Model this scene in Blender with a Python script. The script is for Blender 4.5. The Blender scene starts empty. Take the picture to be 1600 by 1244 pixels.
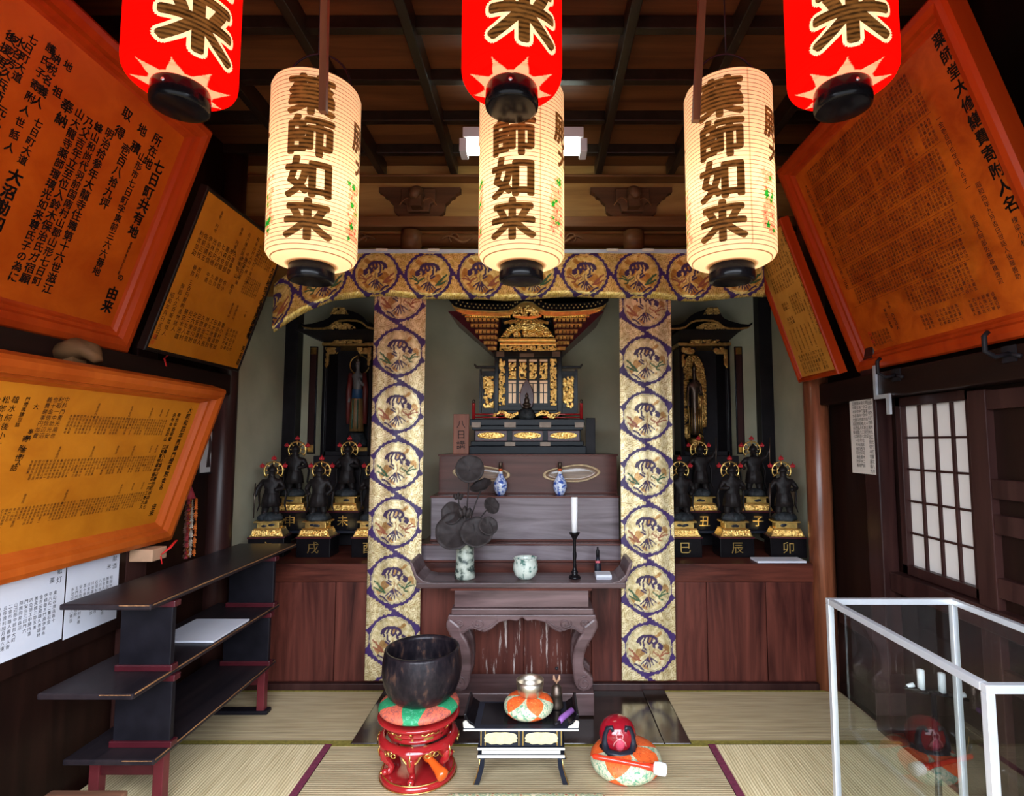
import bpy, bmesh, math, random
import numpy as np
from mathutils import Vector, Matrix
SC = bpy.context.scene
COL = SC.collection
PI = math.pi

# ---------------------------------------------------------------- camera, daylight, exposure
CAM_H = 1.455
FPX = 860.0
UC, VC = 842.0, 622.0            # optical axis in the 1600 x 1244 frame
PITCH = math.radians(4.52)
cam = bpy.data.cameras.new('camera')
cam.sensor_width = 36.0
cam.lens = FPX / 1600.0 * 36.0
cam.shift_x = (800.0 - UC) / 1600.0
cam.clip_start = 0.02
cam_ob = bpy.data.objects.new('camera', cam)
cam_ob.location = (0, 0, CAM_H)
cam_ob.rotation_euler = (PI / 2 + PITCH, 0, 0)
COL.objects.link(cam_ob)
SC.camera = cam_ob

SC.view_settings.view_transform = 'Standard'
SC.view_settings.look = 'None'
SC.view_settings.exposure = 0.0
SC.view_settings.gamma = 1.0
SC.view_settings.use_curve_mapping = False

WORLD_STRENGTH = 18.0
w = bpy.data.worlds.new('overcast_sky')
SC.world = w
w.use_nodes = True
bg = w.node_tree.nodes['Background']
bg.inputs[0].default_value = (0.80, 0.88, 1.0, 1)
bg.inputs[1].default_value = WORLD_STRENGTH

# the open front doorway (behind the camera) lets the daylight in
DOOR_X0, DOOR_X1, DOOR_Z1, FRONT_Y = -1.45, 1.30, 2.30, 0.25
la = bpy.data.lights.new('doorway_daylight', 'AREA')
la.shape = 'RECTANGLE'; la.size = DOOR_X1 - DOOR_X0; la.size_y = DOOR_Z1
la.cycles.is_portal = True
lo = bpy.data.objects.new('doorway_daylight', la)
lo.location = ((DOOR_X0 + DOOR_X1) / 2, FRONT_Y - 0.02, DOOR_Z1 / 2)
lo.rotation_euler = (PI / 2, 0, 0)
COL.objects.link(lo)

WL, WR, CZ = -1.96, 1.80, 3.30      # left wall, right wall, ceiling height
CABY, BACKY = 3.39, 4.30            # cabinet fronts, back wall
XC = -0.085                         # centre line of the altar

def ray(u, v):
    a, b = (u - UC) / FPX, (v - VC) / FPX
    c, s = math.cos(PITCH), math.sin(PITCH)
    return Vector((a, c + b * s, s - b * c))
def at(u, v, Y):
    """world point seen at photo pixel (u,v) standing at depth Y"""
    r = ray(u, v); return Vector((0, 0, CAM_H)) + r * (Y / r.y)
def on_z(u, v, z):
    r = ray(u, v); return Vector((0, 0, CAM_H)) + r * ((z - CAM_H) / r.z)
def on_x(u, v, x):
    r = ray(u, v); return Vector((0, 0, CAM_H)) + r * (x / r.x)

# ---------------------------------------------------------------- materials
MATS = {}
def srgb(r, g, b):
    f = lambda c: (c / 255 / 12.92) if c / 255 <= 0.04045 else ((c / 255 + 0.055) / 1.055) ** 2.4
    return (f(r), f(g), f(b), 1)
class NT:
    def __init__(s, name):
        s.m = bpy.data.materials.new(name); s.m.use_nodes = True
        s.t = s.m.node_tree; s.n = s.t.nodes; s.l = s.t.links
        s.b = s.n['Principled BSDF']; s.out = s.n['Material Output']
    def node(s, typ, **kw):
        n = s.n.new(typ)
        for k, v in kw.items():
            if k.startswith('i_'):
                key = k[2:]; key = int(key) if key.isdigit() else key.replace('_', ' ')
                n.inputs[key].default_value = v
            else: setattr(n, k, v)
        return n
    def link(s, a, b): s.l.new(a, b)
    def ramp(s, fac, stops):
        r = s.node('ShaderNodeValToRGB'); e = r.color_ramp.elements
        while len(e) < len(stops): e.new(0.5)
        for el, (p, c) in zip(e, stops): el.position = p; el.color = c
        s.link(fac, r.inputs[0]); return r.outputs[0]
    def coords(s, scale=(1, 1, 1), rot=(0, 0, 0)):
        tc = s.node('ShaderNodeTexCoord'); mp = s.node('ShaderNodeMapping')
        mp.inputs['Scale'].default_value = scale; mp.inputs['Rotation'].default_value = rot
        s.link(tc.outputs['Object'], mp.inputs[0]); return mp.outputs[0]
    def noise(s, vec, scale, detail=4, rough=0.55, dist=0.0):
        n = s.node('ShaderNodeTexNoise'); n.inputs['Scale'].default_value = scale
        n.inputs['Detail'].default_value = detail; n.inputs['Roughness'].default_value = rough
        n.inputs['Distortion'].default_value = dist
        if vec is not None: s.link(vec, n.inputs['Vector'])
        return n.outputs['Fac']
    def bump(s, h, strength=0.3, dist=0.01):
        b = s.node('ShaderNodeBump'); b.inputs['Strength'].default_value = strength
        b.inputs['Distance'].default_value = dist
        s.link(h, b.inputs['Height']); s.link(b.outputs[0], s.b.inputs['Normal'])
    def done(s, rough=0.5, metal=0.0, spec=0.5):
        s.b.inputs['Roughness'].default_value = rough; s.b.inputs['Metallic'].default_value = metal
        s.b.inputs['Specular IOR Level'].default_value = spec
        MATS[s.m.name] = s.m; return s.m

def plain(name, col, rough=0.5, metal=0.0, spec=0.5, var=0.15, nscale=12, bump=0.0):
    t = NT(name); v = t.coords()
    n = t.noise(v, nscale)
    c0 = tuple(c * (1 - var) for c in col[:3]) + (1,); c1 = tuple(min(1, c * (1 + var)) for c in col[:3]) + (1,)
    t.link(t.ramp(n, [(0.3, c0), (0.7, c1)]), t.b.inputs['Base Color'])
    if bump: t.bump(n, bump)
    return t.done(rough, metal, spec)

def wood(name, c0, c1, axis='z', scale=1.0, rough=0.4, spec=0.4, bump=0.15, knots=0.6, worn=None):
    """grain runs along axis"""
    t = NT(name)
    st = {'x': (1.2, 16, 16), 'y': (16, 1.2, 16), 'z': (16, 16, 1.2)}[axis]
    v = t.coords(tuple(k * scale for k in st))
    n1 = t.noise(v, 1.0, 6, 0.6, knots)
    v2 = t.coords(tuple(k * scale * 0.12 for k in st))
    n2 = t.noise(v2, 1.3, 3, 0.5, 0.5)
    mx = t.node('ShaderNodeMath', operation='MULTIPLY_ADD'); mx.inputs[1].default_value = 0.6
    t.link(n1, mx.inputs[0])
    m2 = t.node('ShaderNodeMath', operation='MULTIPLY'); m2.inputs[1].default_value = 0.4
    t.link(n2, m2.inputs[0]); t.link(m2.outputs[0], mx.inputs[2])
    col = t.ramp(mx.outputs[0], [(0.37, c0), (0.63, c1)])
    if worn:
        v3 = t.coords(tuple(k * scale * 2.2 for k in st)); n3 = t.noise(v3, 1.6, 5, 0.7)
        f = t.ramp(n3, [(0.58, (0, 0, 0, 1)), (0.66, (1, 1, 1, 1))])
        mix = t.node('ShaderNodeMix', data_type='RGBA'); t.link(f, mix.inputs[0])
        t.link(col, mix.inputs[6]); mix.inputs[7].default_value = worn; col = mix.outputs[2]
    t.link(col, t.b.inputs['Base Color'])
    t.bump(n1, bump, 0.004)
    return t.done(rough, 0, spec)

DARKWOOD = wood('dark_wall_wood', (.006, .0022, .0016, 1), (.018, .006, .004, 1), 'z', rough=.42, spec=.18)
DARKWOODX = wood('dark_beam_wood', (.007, .0025, .002, 1), (.018, .006, .004, 1), 'y', rough=.45, spec=.2)
POSTW = wood('post_wood', (.070, .018, .008, 1), (.30, .095, .042, 1), 'z', .8, rough=.28, knots=1.4)
POSTDK = wood('dark_post_wood', (.016, .005, .005, 1), (.045, .017, .014, 1), 'z', 1, rough=.34, spec=.25)
CABW = wood('cabinet_wood', (.026, .0055, .0045, 1), (.140, .036, .024, 1), 'z', .8, rough=.42, spec=.22, knots=1.3)
CABX = wood('cabinet_rail_wood', (.030, .006, .004, 1), (.150, .038, .023, 1), 'x', .8, rough=.40, spec=.22, knots=1.3)
CABWORN = wood('worn_door_wood', (.045, .010, .007, 1), (.130, .034, .022, 1), 'z', 1, rough=.5, spec=.2, worn=(.52, .42, .38, 1))
TIERW = wood('altar_step_wood', (.055, .015, .012, 1), (.130, .045, .036, 1), 'x', .8, rough=.22, spec=.45)
TIERB = wood('sheen_tinted_step_wood', (.075, .052, .058, 1), (.27, .22, .245, 1), 'x', .7, rough=.26, spec=.4, knots=1.2)  # lilac grey: bluish sheen of the steps put into the wood colour
TABLEW = wood('table_wood', (.045, .022, .021, 1), (.19, .115, .115, 1), 'x', .9, rough=.34, spec=.4)
CEILW = wood('ceiling_wood', (.038, .011, .004, 1), (.15, .052, .016, 1), 'x', .6, rough=.5, spec=.2)
JOISTW = wood('joist_wood', (.008, .005, .003, 1), (.024, .014, .009, 1), 'y', 1, rough=.32, spec=.3)
FRIEZEW = wood('frieze_wood', (.075, .026, .008, 1), (.20, .078, .025, 1), 'x', .6, rough=.5, spec=.2, knots=1.0)
FRIEZEP = wood('frieze_panel_wood', (.20, .095, .026, 1), (.38, .20, .060, 1), 'x', .5, rough=.5, spec=.2, knots=1.6)
BRKTW = wood('bracket_wood', (.045, .017, .008, 1), (.12, .048, .020, 1), 'x', 1, rough=.5, spec=.2)
BOARDR = wood('red_board_wood', (.36, .048, .002, 1), (.50, .090, .005, 1), 'z', .35, rough=.42, spec=.12, bump=.05)
BOARDO = wood('orange_board_wood', (.42, .125, .005, 1), (.56, .19, .010, 1), 'z', .35, rough=.42, spec=.3, bump=.05)
BOARDRR = wood('grained_red_board_wood', (.30, .042, .003, 1), (.52, .105, .007, 1), 'z', .5, rough=.42, spec=.12, bump=.05)
BOARDT = wood('tan_board_wood', (.54, .22, .028, 1), (.66, .30, .050, 1), 'z', .5, rough=.5, bump=.05)
FRAMER = wood('red_frame_wood', (.26, .020, .002, 1), (.40, .045, .005, 1), 'y', .5, rough=.32, spec=.16)
FRAMEO = wood('brown_frame_wood', (.32, .050, .005, 1), (.46, .09, .010, 1), 'y', .5, rough=.36, spec=.18)
FRAMEB = wood('black_frame_wood', (.008, .004, .003, 1), (.02, .009, .007, 1), 'y', .5, rough=.4, spec=.15)
PLASTER = plain('alcove_plaster', srgb(182, 178, 152), .9, spec=.1, var=.12, nscale=3)
PAPER = plain('white_paper', (.60, .61, .68, 1), .8, spec=.2, var=.02)
CREAMPAPER = plain('cream_paper', (.62, .56, .50, 1), .8, spec=.2, var=.03)
INK = plain('black_ink', (.010, .007, .006, 1), .6, spec=.2, var=.1)
REDINK = plain('red_seal_ink', (.55, .02, .01, 1), .6, spec=.2, var=.1)
BLACKLAC = plain('black_lacquer', (.006, .005, .006, 1), .20, spec=.16, var=.2)
BLACKMAT = plain('dull_black_paint', (.012, .010, .012, 1), .45, spec=.15, var=.3)
BLUEBLACK = plain('blue_black_lacquer', (.011, .013, .021, 1), .34, spec=.30, var=.25)
GOLD = plain('gold_leaf', (.80, .52, .16, 1), .30, metal=1.0, var=.22, nscale=40, bump=.15)
DULLGOLD = plain('aged_gold_leaf', (.42, .25, .075, 1), .42, metal=.9, var=.4, nscale=50, bump=.2)
PALEGOLD = plain('pale_gold', (.86, .70, .36, 1), .42, metal=.35, var=.12, nscale=60)
REDLAC = plain('red_lacquer', (.30, .012, .014, 1), .13, spec=.7, var=.15)
MAROON = plain('maroon_lacquer', (.055, .006, .010, 1), .3, spec=.5, var=.2)
BRIGHTRED = plain('bright_red_lacquer', (.72, .035, .010, 1), .16, spec=.6, var=.1)
ORANGELAC = plain('orange_lacquer', (.62, .085, .010, 1), .18, spec=.6, var=.15)
WHITECLOTH = plain('white_cloth', (.82, .80, .78, 1), .9, spec=.1, var=.06, nscale=40)
WAX = plain('white_wax', (.80, .80, .82, 1), .45, spec=.4, var=.02)
ALU = plain('brushed_aluminium', (.74, .77, .82, 1), .34, metal=.65, var=.05)
BRASS = plain('polished_brass', (.62, .56, .46, 1), .36, metal=1.0, var=.08)
BRONZE = plain('dark_bronze', (.10, .072, .055, 1), .35, metal=.8, var=.3)
STATUE = plain('blackened_wood', (.012, .009, .009, 1), .5, spec=.2, var=.5, nscale=30, bump=.3)
ROCK = plain('blue_grey_rock', (.026, .030, .033, 1), .6, spec=.2, var=.6, nscale=50, bump=.5)
REDFLAME = plain('red_paint', (.42, .012, .018, 1), .4, var=.2)
LEAFBLK = plain('blackened_metal', (.034, .027, .027, 1), .6, metal=.2, spec=.25, var=.3, nscale=30)
SKIN = plain('pale_grey_paint', (.12, .112, .112, 1), .5, var=.1)
PURPLE = plain('purple_cord', (.22, .08, .30, 1), .6, var=.2)
CERAMIC = plain('pale_green_ceramic', (.50, .56, .52, 1), .22, spec=.6, var=.12, nscale=25)
SHRINEB = plain('shrine_black_lacquer', (.006, .0075, .012, 1), .30, spec=.18, var=.25)
SKY_BLOCK = plain('sky_block_green', (.018, .032, .012, 1), .9, spec=.1, var=.5, nscale=3)  # for the added block outside that keeps low sky light out
GROUNDM = plain('stone_paving', (.16, .155, .15, 1), .8, var=.2, nscale=4)

# ---------------------------------------------------------------- mesh helpers
class MB:
    """collects shapes for ONE mesh object"""
    def __init__(s): s.v = []; s.f = []; s.mi = []; s.cur = 0; s.sm = []
    def mat(s, i): s.cur = i; return s
    def add(s, vs, fs, smooth=False):
        o = len(s.v); s.v += [tuple(p) for p in vs]
        for f in fs: s.f.append(tuple(i + o for i in f)); s.mi.append(s.cur); s.sm.append(smooth)
        return s
    def box(s, x0, x1, y0, y1, z0, z1, M=None):
        vs = [Vector((x, y, z)) for z in (z0, z1) for y in (y0, y1) for x in (x0, x1)]
        if M is not None: vs = [M @ p for p in vs]
        return s.add(vs, [(0, 2, 3, 1), (4, 5, 7, 6), (0, 1, 5, 4), (2, 6, 7, 3), (0, 4, 6, 2), (1, 3, 7, 5)])
    def bevbox(s, x0, x1, y0, y1, z0, z1, b=.004, M=None):
        bm = bmesh.new(); bmesh.ops.create_cube(bm, size=1)
        for q in bm.verts:
            q.co = Vector(((x0 + x1) / 2 + q.co.x * (x1 - x0), (y0 + y1) / 2 + q.co.y * (y1 - y0), (z0 + z1) / 2 + q.co.z * (z1 - z0)))
        bmesh.ops.bevel(bm, geom=bm.edges[:], offset=b, segments=2, profile=.6, affect='EDGES')
        return s.frombm(bm, M)
    def frombm(s, bm, M=None, smooth=False):
        bm.verts.index_update()
        vs = [(M @ q.co if M is not None else q.co) for q in bm.verts]
        fs = [tuple(q.index for q in f.verts) for f in bm.faces]
        bm.free(); return s.add(vs, fs, smooth)
    def hexa(s, bot, top):
        """8-corner solid: bot and top are 4 points each, same order (counter-clockwise seen from above)"""
        return s.add(list(bot) + list(top), [(3, 2, 1, 0), (4, 5, 6, 7), (0, 1, 5, 4), (1, 2, 6, 5), (2, 3, 7, 6), (3, 0, 4, 7)])
    def frustum(s, cx, cy, z0, z1, w0, d0, w1, d1):
        q = lambda w, d, z: [(cx - w / 2, cy - d / 2, z), (cx + w / 2, cy - d / 2, z), (cx + w / 2, cy + d / 2, z), (cx - w / 2, cy + d / 2, z)]
        return s.hexa(q(w0, d0, z0), q(w1, d1, z1))
    def prism(s, poly, y0, y1, M=None):
        """poly in (x,z), extruded along y"""
        n = len(poly)
        vs = [Vector((x, y0, z)) for x, z in poly] + [Vector((x, y1, z)) for x, z in poly]
        if M is not None: vs = [M @ p for p in vs]
        fs = [tuple(range(n)), tuple(range(2 * n - 1, n - 1, -1))]
        fs += [(i, i + n, (i + 1) % n + n, (i + 1) % n) for i in range(n)]
        return s.add(vs, fs)
    def strip(s, top, bot, y0, y1):
        """band between two equally long (x,z) chains, extruded along y"""
        n = len(top); vs = []
        for y in (y0, y1):
            vs += [(x, y, z) for x, z in top] + [(x, y, z) for x, z in bot]
        fs = []
        for i in range(n - 1):
            fs += [(i, n + i, n + i + 1, i + 1), (2 * n + i, 2 * n + i + 1, 3 * n + i + 1, 3 * n + i),
                   (i, i + 1, 2 * n + i + 1, 2 * n + i), (n + i, 3 * n + i, 3 * n + i + 1, n + i + 1)]
        fs += [(0, 2 * n, 3 * n, n), (n - 1, 2 * n - 1, 4 * n - 1, 3 * n - 1)]
        return s.add(vs, fs)
    def lathe(s, prof, n=32, c=(0, 0, 0), M=None, close=False, rfun=None):
        """prof: (r,z) chain bottom to top"""
        vs = []; fs = []; m = len(prof)
        for r, z in prof:
            for k in range(n):
                a = 2 * PI * k / n; rr = r * (rfun(a, z) if rfun else 1)
                p = Vector((c[0] + rr * math.cos(a), c[1] + rr * math.sin(a), c[2] + z))
                vs.append(M @ p if M is not None else p)
        for j in range(m - 1):
            for k in range(n): fs.append((j * n + k, j * n + (k + 1) % n, (j + 1) * n + (k + 1) % n, (j + 1) * n + k))
        if prof[0][0] > 1e-5: fs.append(tuple(range(n - 1, -1, -1)))
        if prof[-1][0] > 1e-5 and not close: fs.append(tuple((m - 1) * n + k for k in range(n)))
        return s.add(vs, fs, True)
    def tube(s, pts, r, n=10, flat=1.0, cap=True):
        """round bar through pts; r is a number or one radius per point"""
        pts = [Vector(p) for p in pts]; m = len(pts); vs = []; fs = []
        rs = r if isinstance(r, (list, tuple)) else [r] * m
        ref = None
        for i, p in enumerate(pts):
            d = (pts[min(i + 1, m - 1)] - pts[max(i - 1, 0)]).normalized()
            if ref is None:
                ref = Vector((0, 0, 1)) if abs(d.z) < .9 else Vector((1, 0, 0))
                a = d.cross(ref).normalized()
            else: a = (a - d * a.dot(d)).normalized()
            b = d.cross(a)
            for k in range(n):
                t = 2 * PI * k / n; vs.append(p + (a * math.cos(t) + b * math.sin(t) * flat) * rs[i])
        for i in range(m - 1):
            for k in range(n): fs.append((i * n + k, i * n + (k + 1) % n, (i + 1) * n + (k + 1) % n, (i + 1) * n + k))
        if cap: fs += [tuple(range(n - 1, -1, -1)), tuple((m - 1) * n + k for k in range(n))]
        return s.add(vs, fs, True)
    def ball(s, c, r, sc=(1, 1, 1), n=16, M=None):
        prof = [(max(1e-6, math.sin(PI * i / (n // 2))) * 1.0, -math.cos(PI * i / (n // 2))) for i in range(n // 2 + 1)]
        prof[0] = (1e-6, -1); prof[-1] = (1e-6, 1)
        T = Matrix.Translation(c) @ Matrix.Diagonal((r * sc[0], r * sc[1], r * sc[2], 1))
        if M is not None: T = M @ T
        return s.lathe(prof, n, M=T)
    def build(s, name, mats, parent=None, loc=None, bevel=0, smooth=None, subsurf=0):
        me = bpy.data.meshes.new(name)
        me.from_pydata(s.v, [], s.f)
        for m in (mats if isinstance(mats, (list, tuple)) else [mats]): me.materials.append(m)
        me.polygons.foreach_set('material_index', s.mi)
        sm = s.sm if smooth is None else [smooth] * len(s.f)
        me.polygons.foreach_set('use_smooth', sm)
        me.update()
        o = bpy.data.objects.new(name, me); COL.objects.link(o)
        if parent: o.parent = parent
        if loc: o.location = loc
        if bevel:
            b = o.modifiers.new('bevel', 'BEVEL'); b.width = bevel; b.segments = 2; b.limit_method = 'ANGLE'; b.angle_limit = .7
        if subsurf:
            q = o.modifiers.new('sub', 'SUBSURF'); q.levels = q.render_levels = subsurf
        return o

def tag(o, label, cat, group=None):
    o['label'] = label; o['category'] = cat
    if group: o['group'] = group
    return o
def thing(name, label, cat, loc=(0, 0, 0), group=None, rz=0):
    o = bpy.data.objects.new(name, None); o.empty_display_size = .05
    COL.objects.link(o); o.location = loc; o.rotation_euler = (0, 0, rz)
    return tag(o, label, cat, group)
def struct(o): o['kind'] = 'structure'; return o
def sbox(name, m, *a, bevel=0, parent=None):
    o = MB().box(*a).build(name, m, parent, bevel=bevel)
    return struct(o) if parent is None else o
def copy_tree(o, parent=None):
    c = o.copy(); COL.objects.link(c)
    if parent is not None: c.parent = parent
    for ch in list(o.children): copy_tree(ch, c)
    return c
def basis(origin, ex, ey, ez):
    M = Matrix.Identity(4)
    for i, e in enumerate((ex, ey, ez)):
        for k in range(3): M[k][i] = e[k]
    M.translation = Vector(origin); return M

# ---------------------------------------------------------------- glyphs (built-in font, turned to meshes)
GL = {}
def load_glyphs(chars, kind, offset=0.0, res=2):
    chars = [c for c in dict.fromkeys(chars) if (c, kind) not in GL and not c.isspace()]
    if not chars: return
    cu = bpy.data.curves.new('glyphs', 'FONT'); cu.body = '\n'.join(chars)
    cu.space_line = 3.0; cu.align_x = 'CENTER'; cu.resolution_u = res; cu.offset = offset
    ob = bpy.data.objects.new('glyphs', cu); COL.objects.link(ob)
    dg = bpy.context.evaluated_depsgraph_get()
    me = ob.evaluated_get(dg).to_mesh()
    co = np.zeros(len(me.vertices) * 3); me.vertices.foreach_get('co', co); co = co.reshape(-1, 3)
    row = np.clip(np.round(-(co[:, 1] - 0.35) / (3.0)).astype(int), 0, len(chars) - 1) if len(co) else []
    faces = [tuple(p.vertices) for p in me.polygons]
    byrow = {}
    for f in faces: byrow.setdefault(int(row[f[0]]), []).append(f)
    for i, c in enumerate(chars):
        fs = byrow.get(i, [])
        ids = sorted({k for f in fs for k in f}); mp = {k: j for j, k in enumerate(ids)}
        pts = co[ids][:, :2].copy() if ids else np.zeros((0, 2))
        if len(pts): pts[:, 1] += 3.0 * i - 0.35
        GL[(c, kind)] = (pts, [tuple(mp[k] for k in f) for f in fs])
    ob.evaluated_get(dg).to_mesh_clear()
    bpy.data.objects.remove(ob); bpy.data.curves.remove(cu)

NAMEK = '山田佐藤鈴木高橋渡辺伊小林中村加吉松井清水金斎阿部池森石川前大沼長谷岡後東西南北太郎次一二三四五六七八九十円也寄附金町市本正治義雄善助作兵衛門蔵弥喜久平安信勝重利光永福徳寺世話人昭和年月日工事費'
BOARDTXT = '七日町共有地昭和由来の所在山形市字東前三六番積壱百八拾九坪取得明治参年大龍寺住職第十世滋江峰和尚代祖羽前国南村郡乃父吉年立至位入鈴木保氏ガ宿願奉納薬師瑠璃光如尊子為に税名義人道沼勘四護堂大修繕寄附所献酒米門燈再建世話芳金壱百円発起棟梁寅卯辰巳午未申酉戌亥子丑講献灯薬水久兵衛後援元祖取峰'
rngk = random.Random(5)
def rname(n): return ''.join(rngk.choice(NAMEK) for _ in range(n))

class Text2D:
    """flat lettering laid out on a board: x right, y up, both in metres"""
    def __init__(s): s.p = []; s.f = []; s.n = 0
    def bold(s, c, x, y, size, r, n=12, kind='L', sx=1.0):
        """thick rounded stroke: the glyph swept round a small circle"""
        for k in range(n): s.ch(c, x + r * math.cos(2 * PI * k / n), y + r * math.sin(2 * PI * k / n), size, kind, sx)
    def ch(s, c, x, y, size, kind='b', sx=1.0, rot=0.0):
        g = GL.get((c, kind))
        if not g or not len(g[0]): return
        p = g[0] * size; p = p * np.array([sx, 1.0])
        if rot:
            cs, sn = math.cos(rot), math.sin(rot); p = p @ np.array([[cs, sn], [-sn, cs]])
        s.p.append(p + np.array([x, y])); o = s.n
        s.f += [tuple(i + o for i in f) for f in g[1]]; s.n += len(p)
    def col(s, txt, x, y, size, pitch=1.05, kind='b', sx=1.0, jit=.06, fat=0):
        """vertical column, x centre, y top"""
        yy = y - size / 2
        for c in txt:
            if c != '　':
                xx, zz, rr = x + rngk.uniform(-jit, jit) * size * .5, size * rngk.uniform(.93, 1.04), rngk.uniform(-jit, jit)
                for dx, dy in (((0, 0),) if not fat else ((-fat, -fat), (fat, -fat), (fat, fat), (-fat, fat))): s.ch(c, xx + dx * size, yy + dy * size, zz, kind, sx, rr)
            yy -= size * pitch
    def mesh(s, name, mat, M, parent, lift=.002, mapf=None):
        P = np.concatenate(s.p) if s.p else np.zeros((0, 2))
        if mapf is None: vs = [M @ Vector((x, y, lift)) for x, y in P]
        else: vs = [mapf(x, y) for x, y in P]
        mb = MB(); mb.add(vs, s.f); return mb.build(name, mat, parent)

load_glyphs(NAMEK + BOARDTXT + '八日講', 'b')
load_glyphs('薬藥師如来殿水大', 'L', 0, 4)

# ================================================================ THE SETTING
sbox('ground', GROUNDM, -14, 14, -12, FRONT_Y - .12, -.35, -.30)
sbox('wall_unseen_sky_block', SKY_BLOCK, -14, 14, -11.5, -11, -.30, 3.0)      # added unseen block outside the doorway, cuts low sky light and reflections
sbox('floor', CABW, WL - .1, WR + .1, FRONT_Y - .1, BACKY + .1, -.12, -.03)
sbox('wall_back', PLASTER, WL - .1, WR + .1, BACKY, BACKY + .1, -.03, CZ)
sbox('wall_left', DARKWOOD, WL - .1, WL, FRONT_Y - .1, 3.46, -.03, CZ)
sbox('wall_rear_left', PLASTER, WL - .1, WL, 3.46, BACKY, -.03, CZ)
sbox('wall_rear_right', PLASTER, WR, WR + .1, 3.46, BACKY, -.03, CZ)
m = MB()                                                # front wall with its open doorway
m.box(WL - .1, DOOR_X0, FRONT_Y - .1, FRONT_Y, -.03, CZ)
m.box(DOOR_X1, WR + .1, FRONT_Y - .1, FRONT_Y, -.03, CZ)
m.box(DOOR_X0, DOOR_X1, FRONT_Y - .1, FRONT_Y, DOOR_Z1, CZ)
struct(m.build('wall_front', DARKWOOD))

# right wall, with the opening of the latticed window
WIN_Y0, WIN_Y1 = 2.262, 2.752
WIN_Z0, WIN_Z1 = .815, 1.672
m = MB()
m.box(WR, WR + .1, FRONT_Y - .1, WIN_Y0, -.03, CZ)
m.box(WR, WR + .1, WIN_Y1, 3.46, -.03, CZ)
m.box(WR, WR + .1, WIN_Y0, WIN_Y1, -.03, WIN_Z0)
m.box(WR, WR + .1, WIN_Y0, WIN_Y1, WIN_Z1, CZ)
struct(m.build('wall_right', DARKWOOD))
SHOJI = NT('shoji_paper'); SHOJI.b.inputs['Base Color'].default_value = (.62, .58, .55, 1)
tr = SHOJI.node('ShaderNodeBsdfTranslucent'); tr.inputs[0].default_value = (.75, .68, .62, 1)
mx = SHOJI.node('ShaderNodeMixShader'); mx.inputs[0].default_value = .09
SHOJI.link(SHOJI.b.outputs[0], mx.inputs[1]); SHOJI.link(tr.outputs[0], mx.inputs[2]); SHOJI.link(mx.outputs[0], SHOJI.out.inputs[0])
SHOJI = SHOJI.done(.8, 0, .2)
win = struct(thing('window_1', 'x', 'x', (WR, (WIN_Y0 + WIN_Y1) / 2, WIN_Z0)))
del win['label'], win['category']
hw, hh = (WIN_Y1 - WIN_Y0) / 2, WIN_Z1 - WIN_Z0
MB().box(.012, .016, -hw + .04, hw - .04, .04, hh - .04).build('paper_panes', SHOJI, win)
m = MB()
for y in (-hw, hw - .038): m.box(-.018, .04, y, y + .038, 0, hh)
for z in (0, hh - .045): m.box(-.018, .04, -hw, hw, z, z + .045)
m.build('frame', POSTDK, win, bevel=.003)
m = MB()
for k in range(1, 4):
    y = -hw + .038 + (2 * hw - .076) * k / 4; m.box(.0, .0115, y - .0065, y + .0065, .045, hh - .045)
for k in range(1, 5):
    z = .045 + (hh - .09) * k / 5; m.box(.003, .0115, -hw + .038, hw - .038, z - .005, z + .005)
m.build('lattice', POSTDK, win)

# sliding door of dark boards beyond the window
dr = struct(thing('door_1', 'x', 'x', (WR, 1.735, 0))); del dr['label'], dr['category']
m = MB()
for y in (-.40, .42): m.box(-.05, -.002, y, y + .09, .02, 1.66)
for z in (.02, .52, .86, 1.10, 1.235, 1.58): m.box(-.045, -.002, -.31, .42, z, z + .075)
m.build('frame', POSTDK, dr, bevel=.003)
MB().box(-.018, -.002, -.33, .44, .06, 1.62).build('panel', DARKWOOD, dr)

# rails, posts and beams of the hall
def post_round(name, x, y, r, z1, mat, z0=-.03):
    m = MB(); m.lathe([(r, z0), (r * 1.01, .8), (r, z1)], 24); o = m.build(name, mat); o.location = (x, y, 0); return struct(o)
post_round('trim_1', XC - 1.845, 3.36, .076, CZ, POSTDK)
post_round('trim_2', XC + 1.80, 3.40, .070, CZ, POSTW)
sbox('trim_3', POSTDK, WR - .085, WR - .001, 2.80, 2.92, -.03, CZ, bevel=.006)           # post beside the window
sbox('trim_4', DARKWOODX, WR - .10, WR - .001, FRONT_Y + .001, 3.325, 1.675, 1.80, bevel=.006)     # lintel over window and door
sbox('trim_5', POSTDK, WR - .06, WR - .001, FRONT_Y + .001, 2.79, .72, .812, bevel=.006)        # sill rail
sbox('trim_6', POSTDK, WR - .04, WR - .001, 2.925, 3.32, .40, .46, bevel=.004)
sbox('trim_7', DARKWOODX, WL + .001, WL + .12, FRONT_Y + .001, 3.27, 1.73, 1.85, bevel=.006)      # left transom beam
sbox('trim_8', POSTDK, WL + .001, WL + .035, 2.62, 2.76, -.03, CZ, bevel=.006)            # left wall post
sbox('trim_9', BLACKMAT, WL + .001, WL + .10, BACKY - .10, BACKY - .001, .72, CZ, bevel=.003)   # alcove corner posts
sbox('trim_10', BLACKMAT, WR - .10, WR - .001, BACKY - .10, BACKY - .001, .72, CZ, bevel=.003)
for i, x in enumerate((XC - .775, XC + .745)):                                              # pillars behind the banners
    sbox('trim_%d' % (11 + i), BLACKMAT, x - .07, x + .07, 3.47, 3.60, 1.15, 2.60, bevel=.004)

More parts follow.
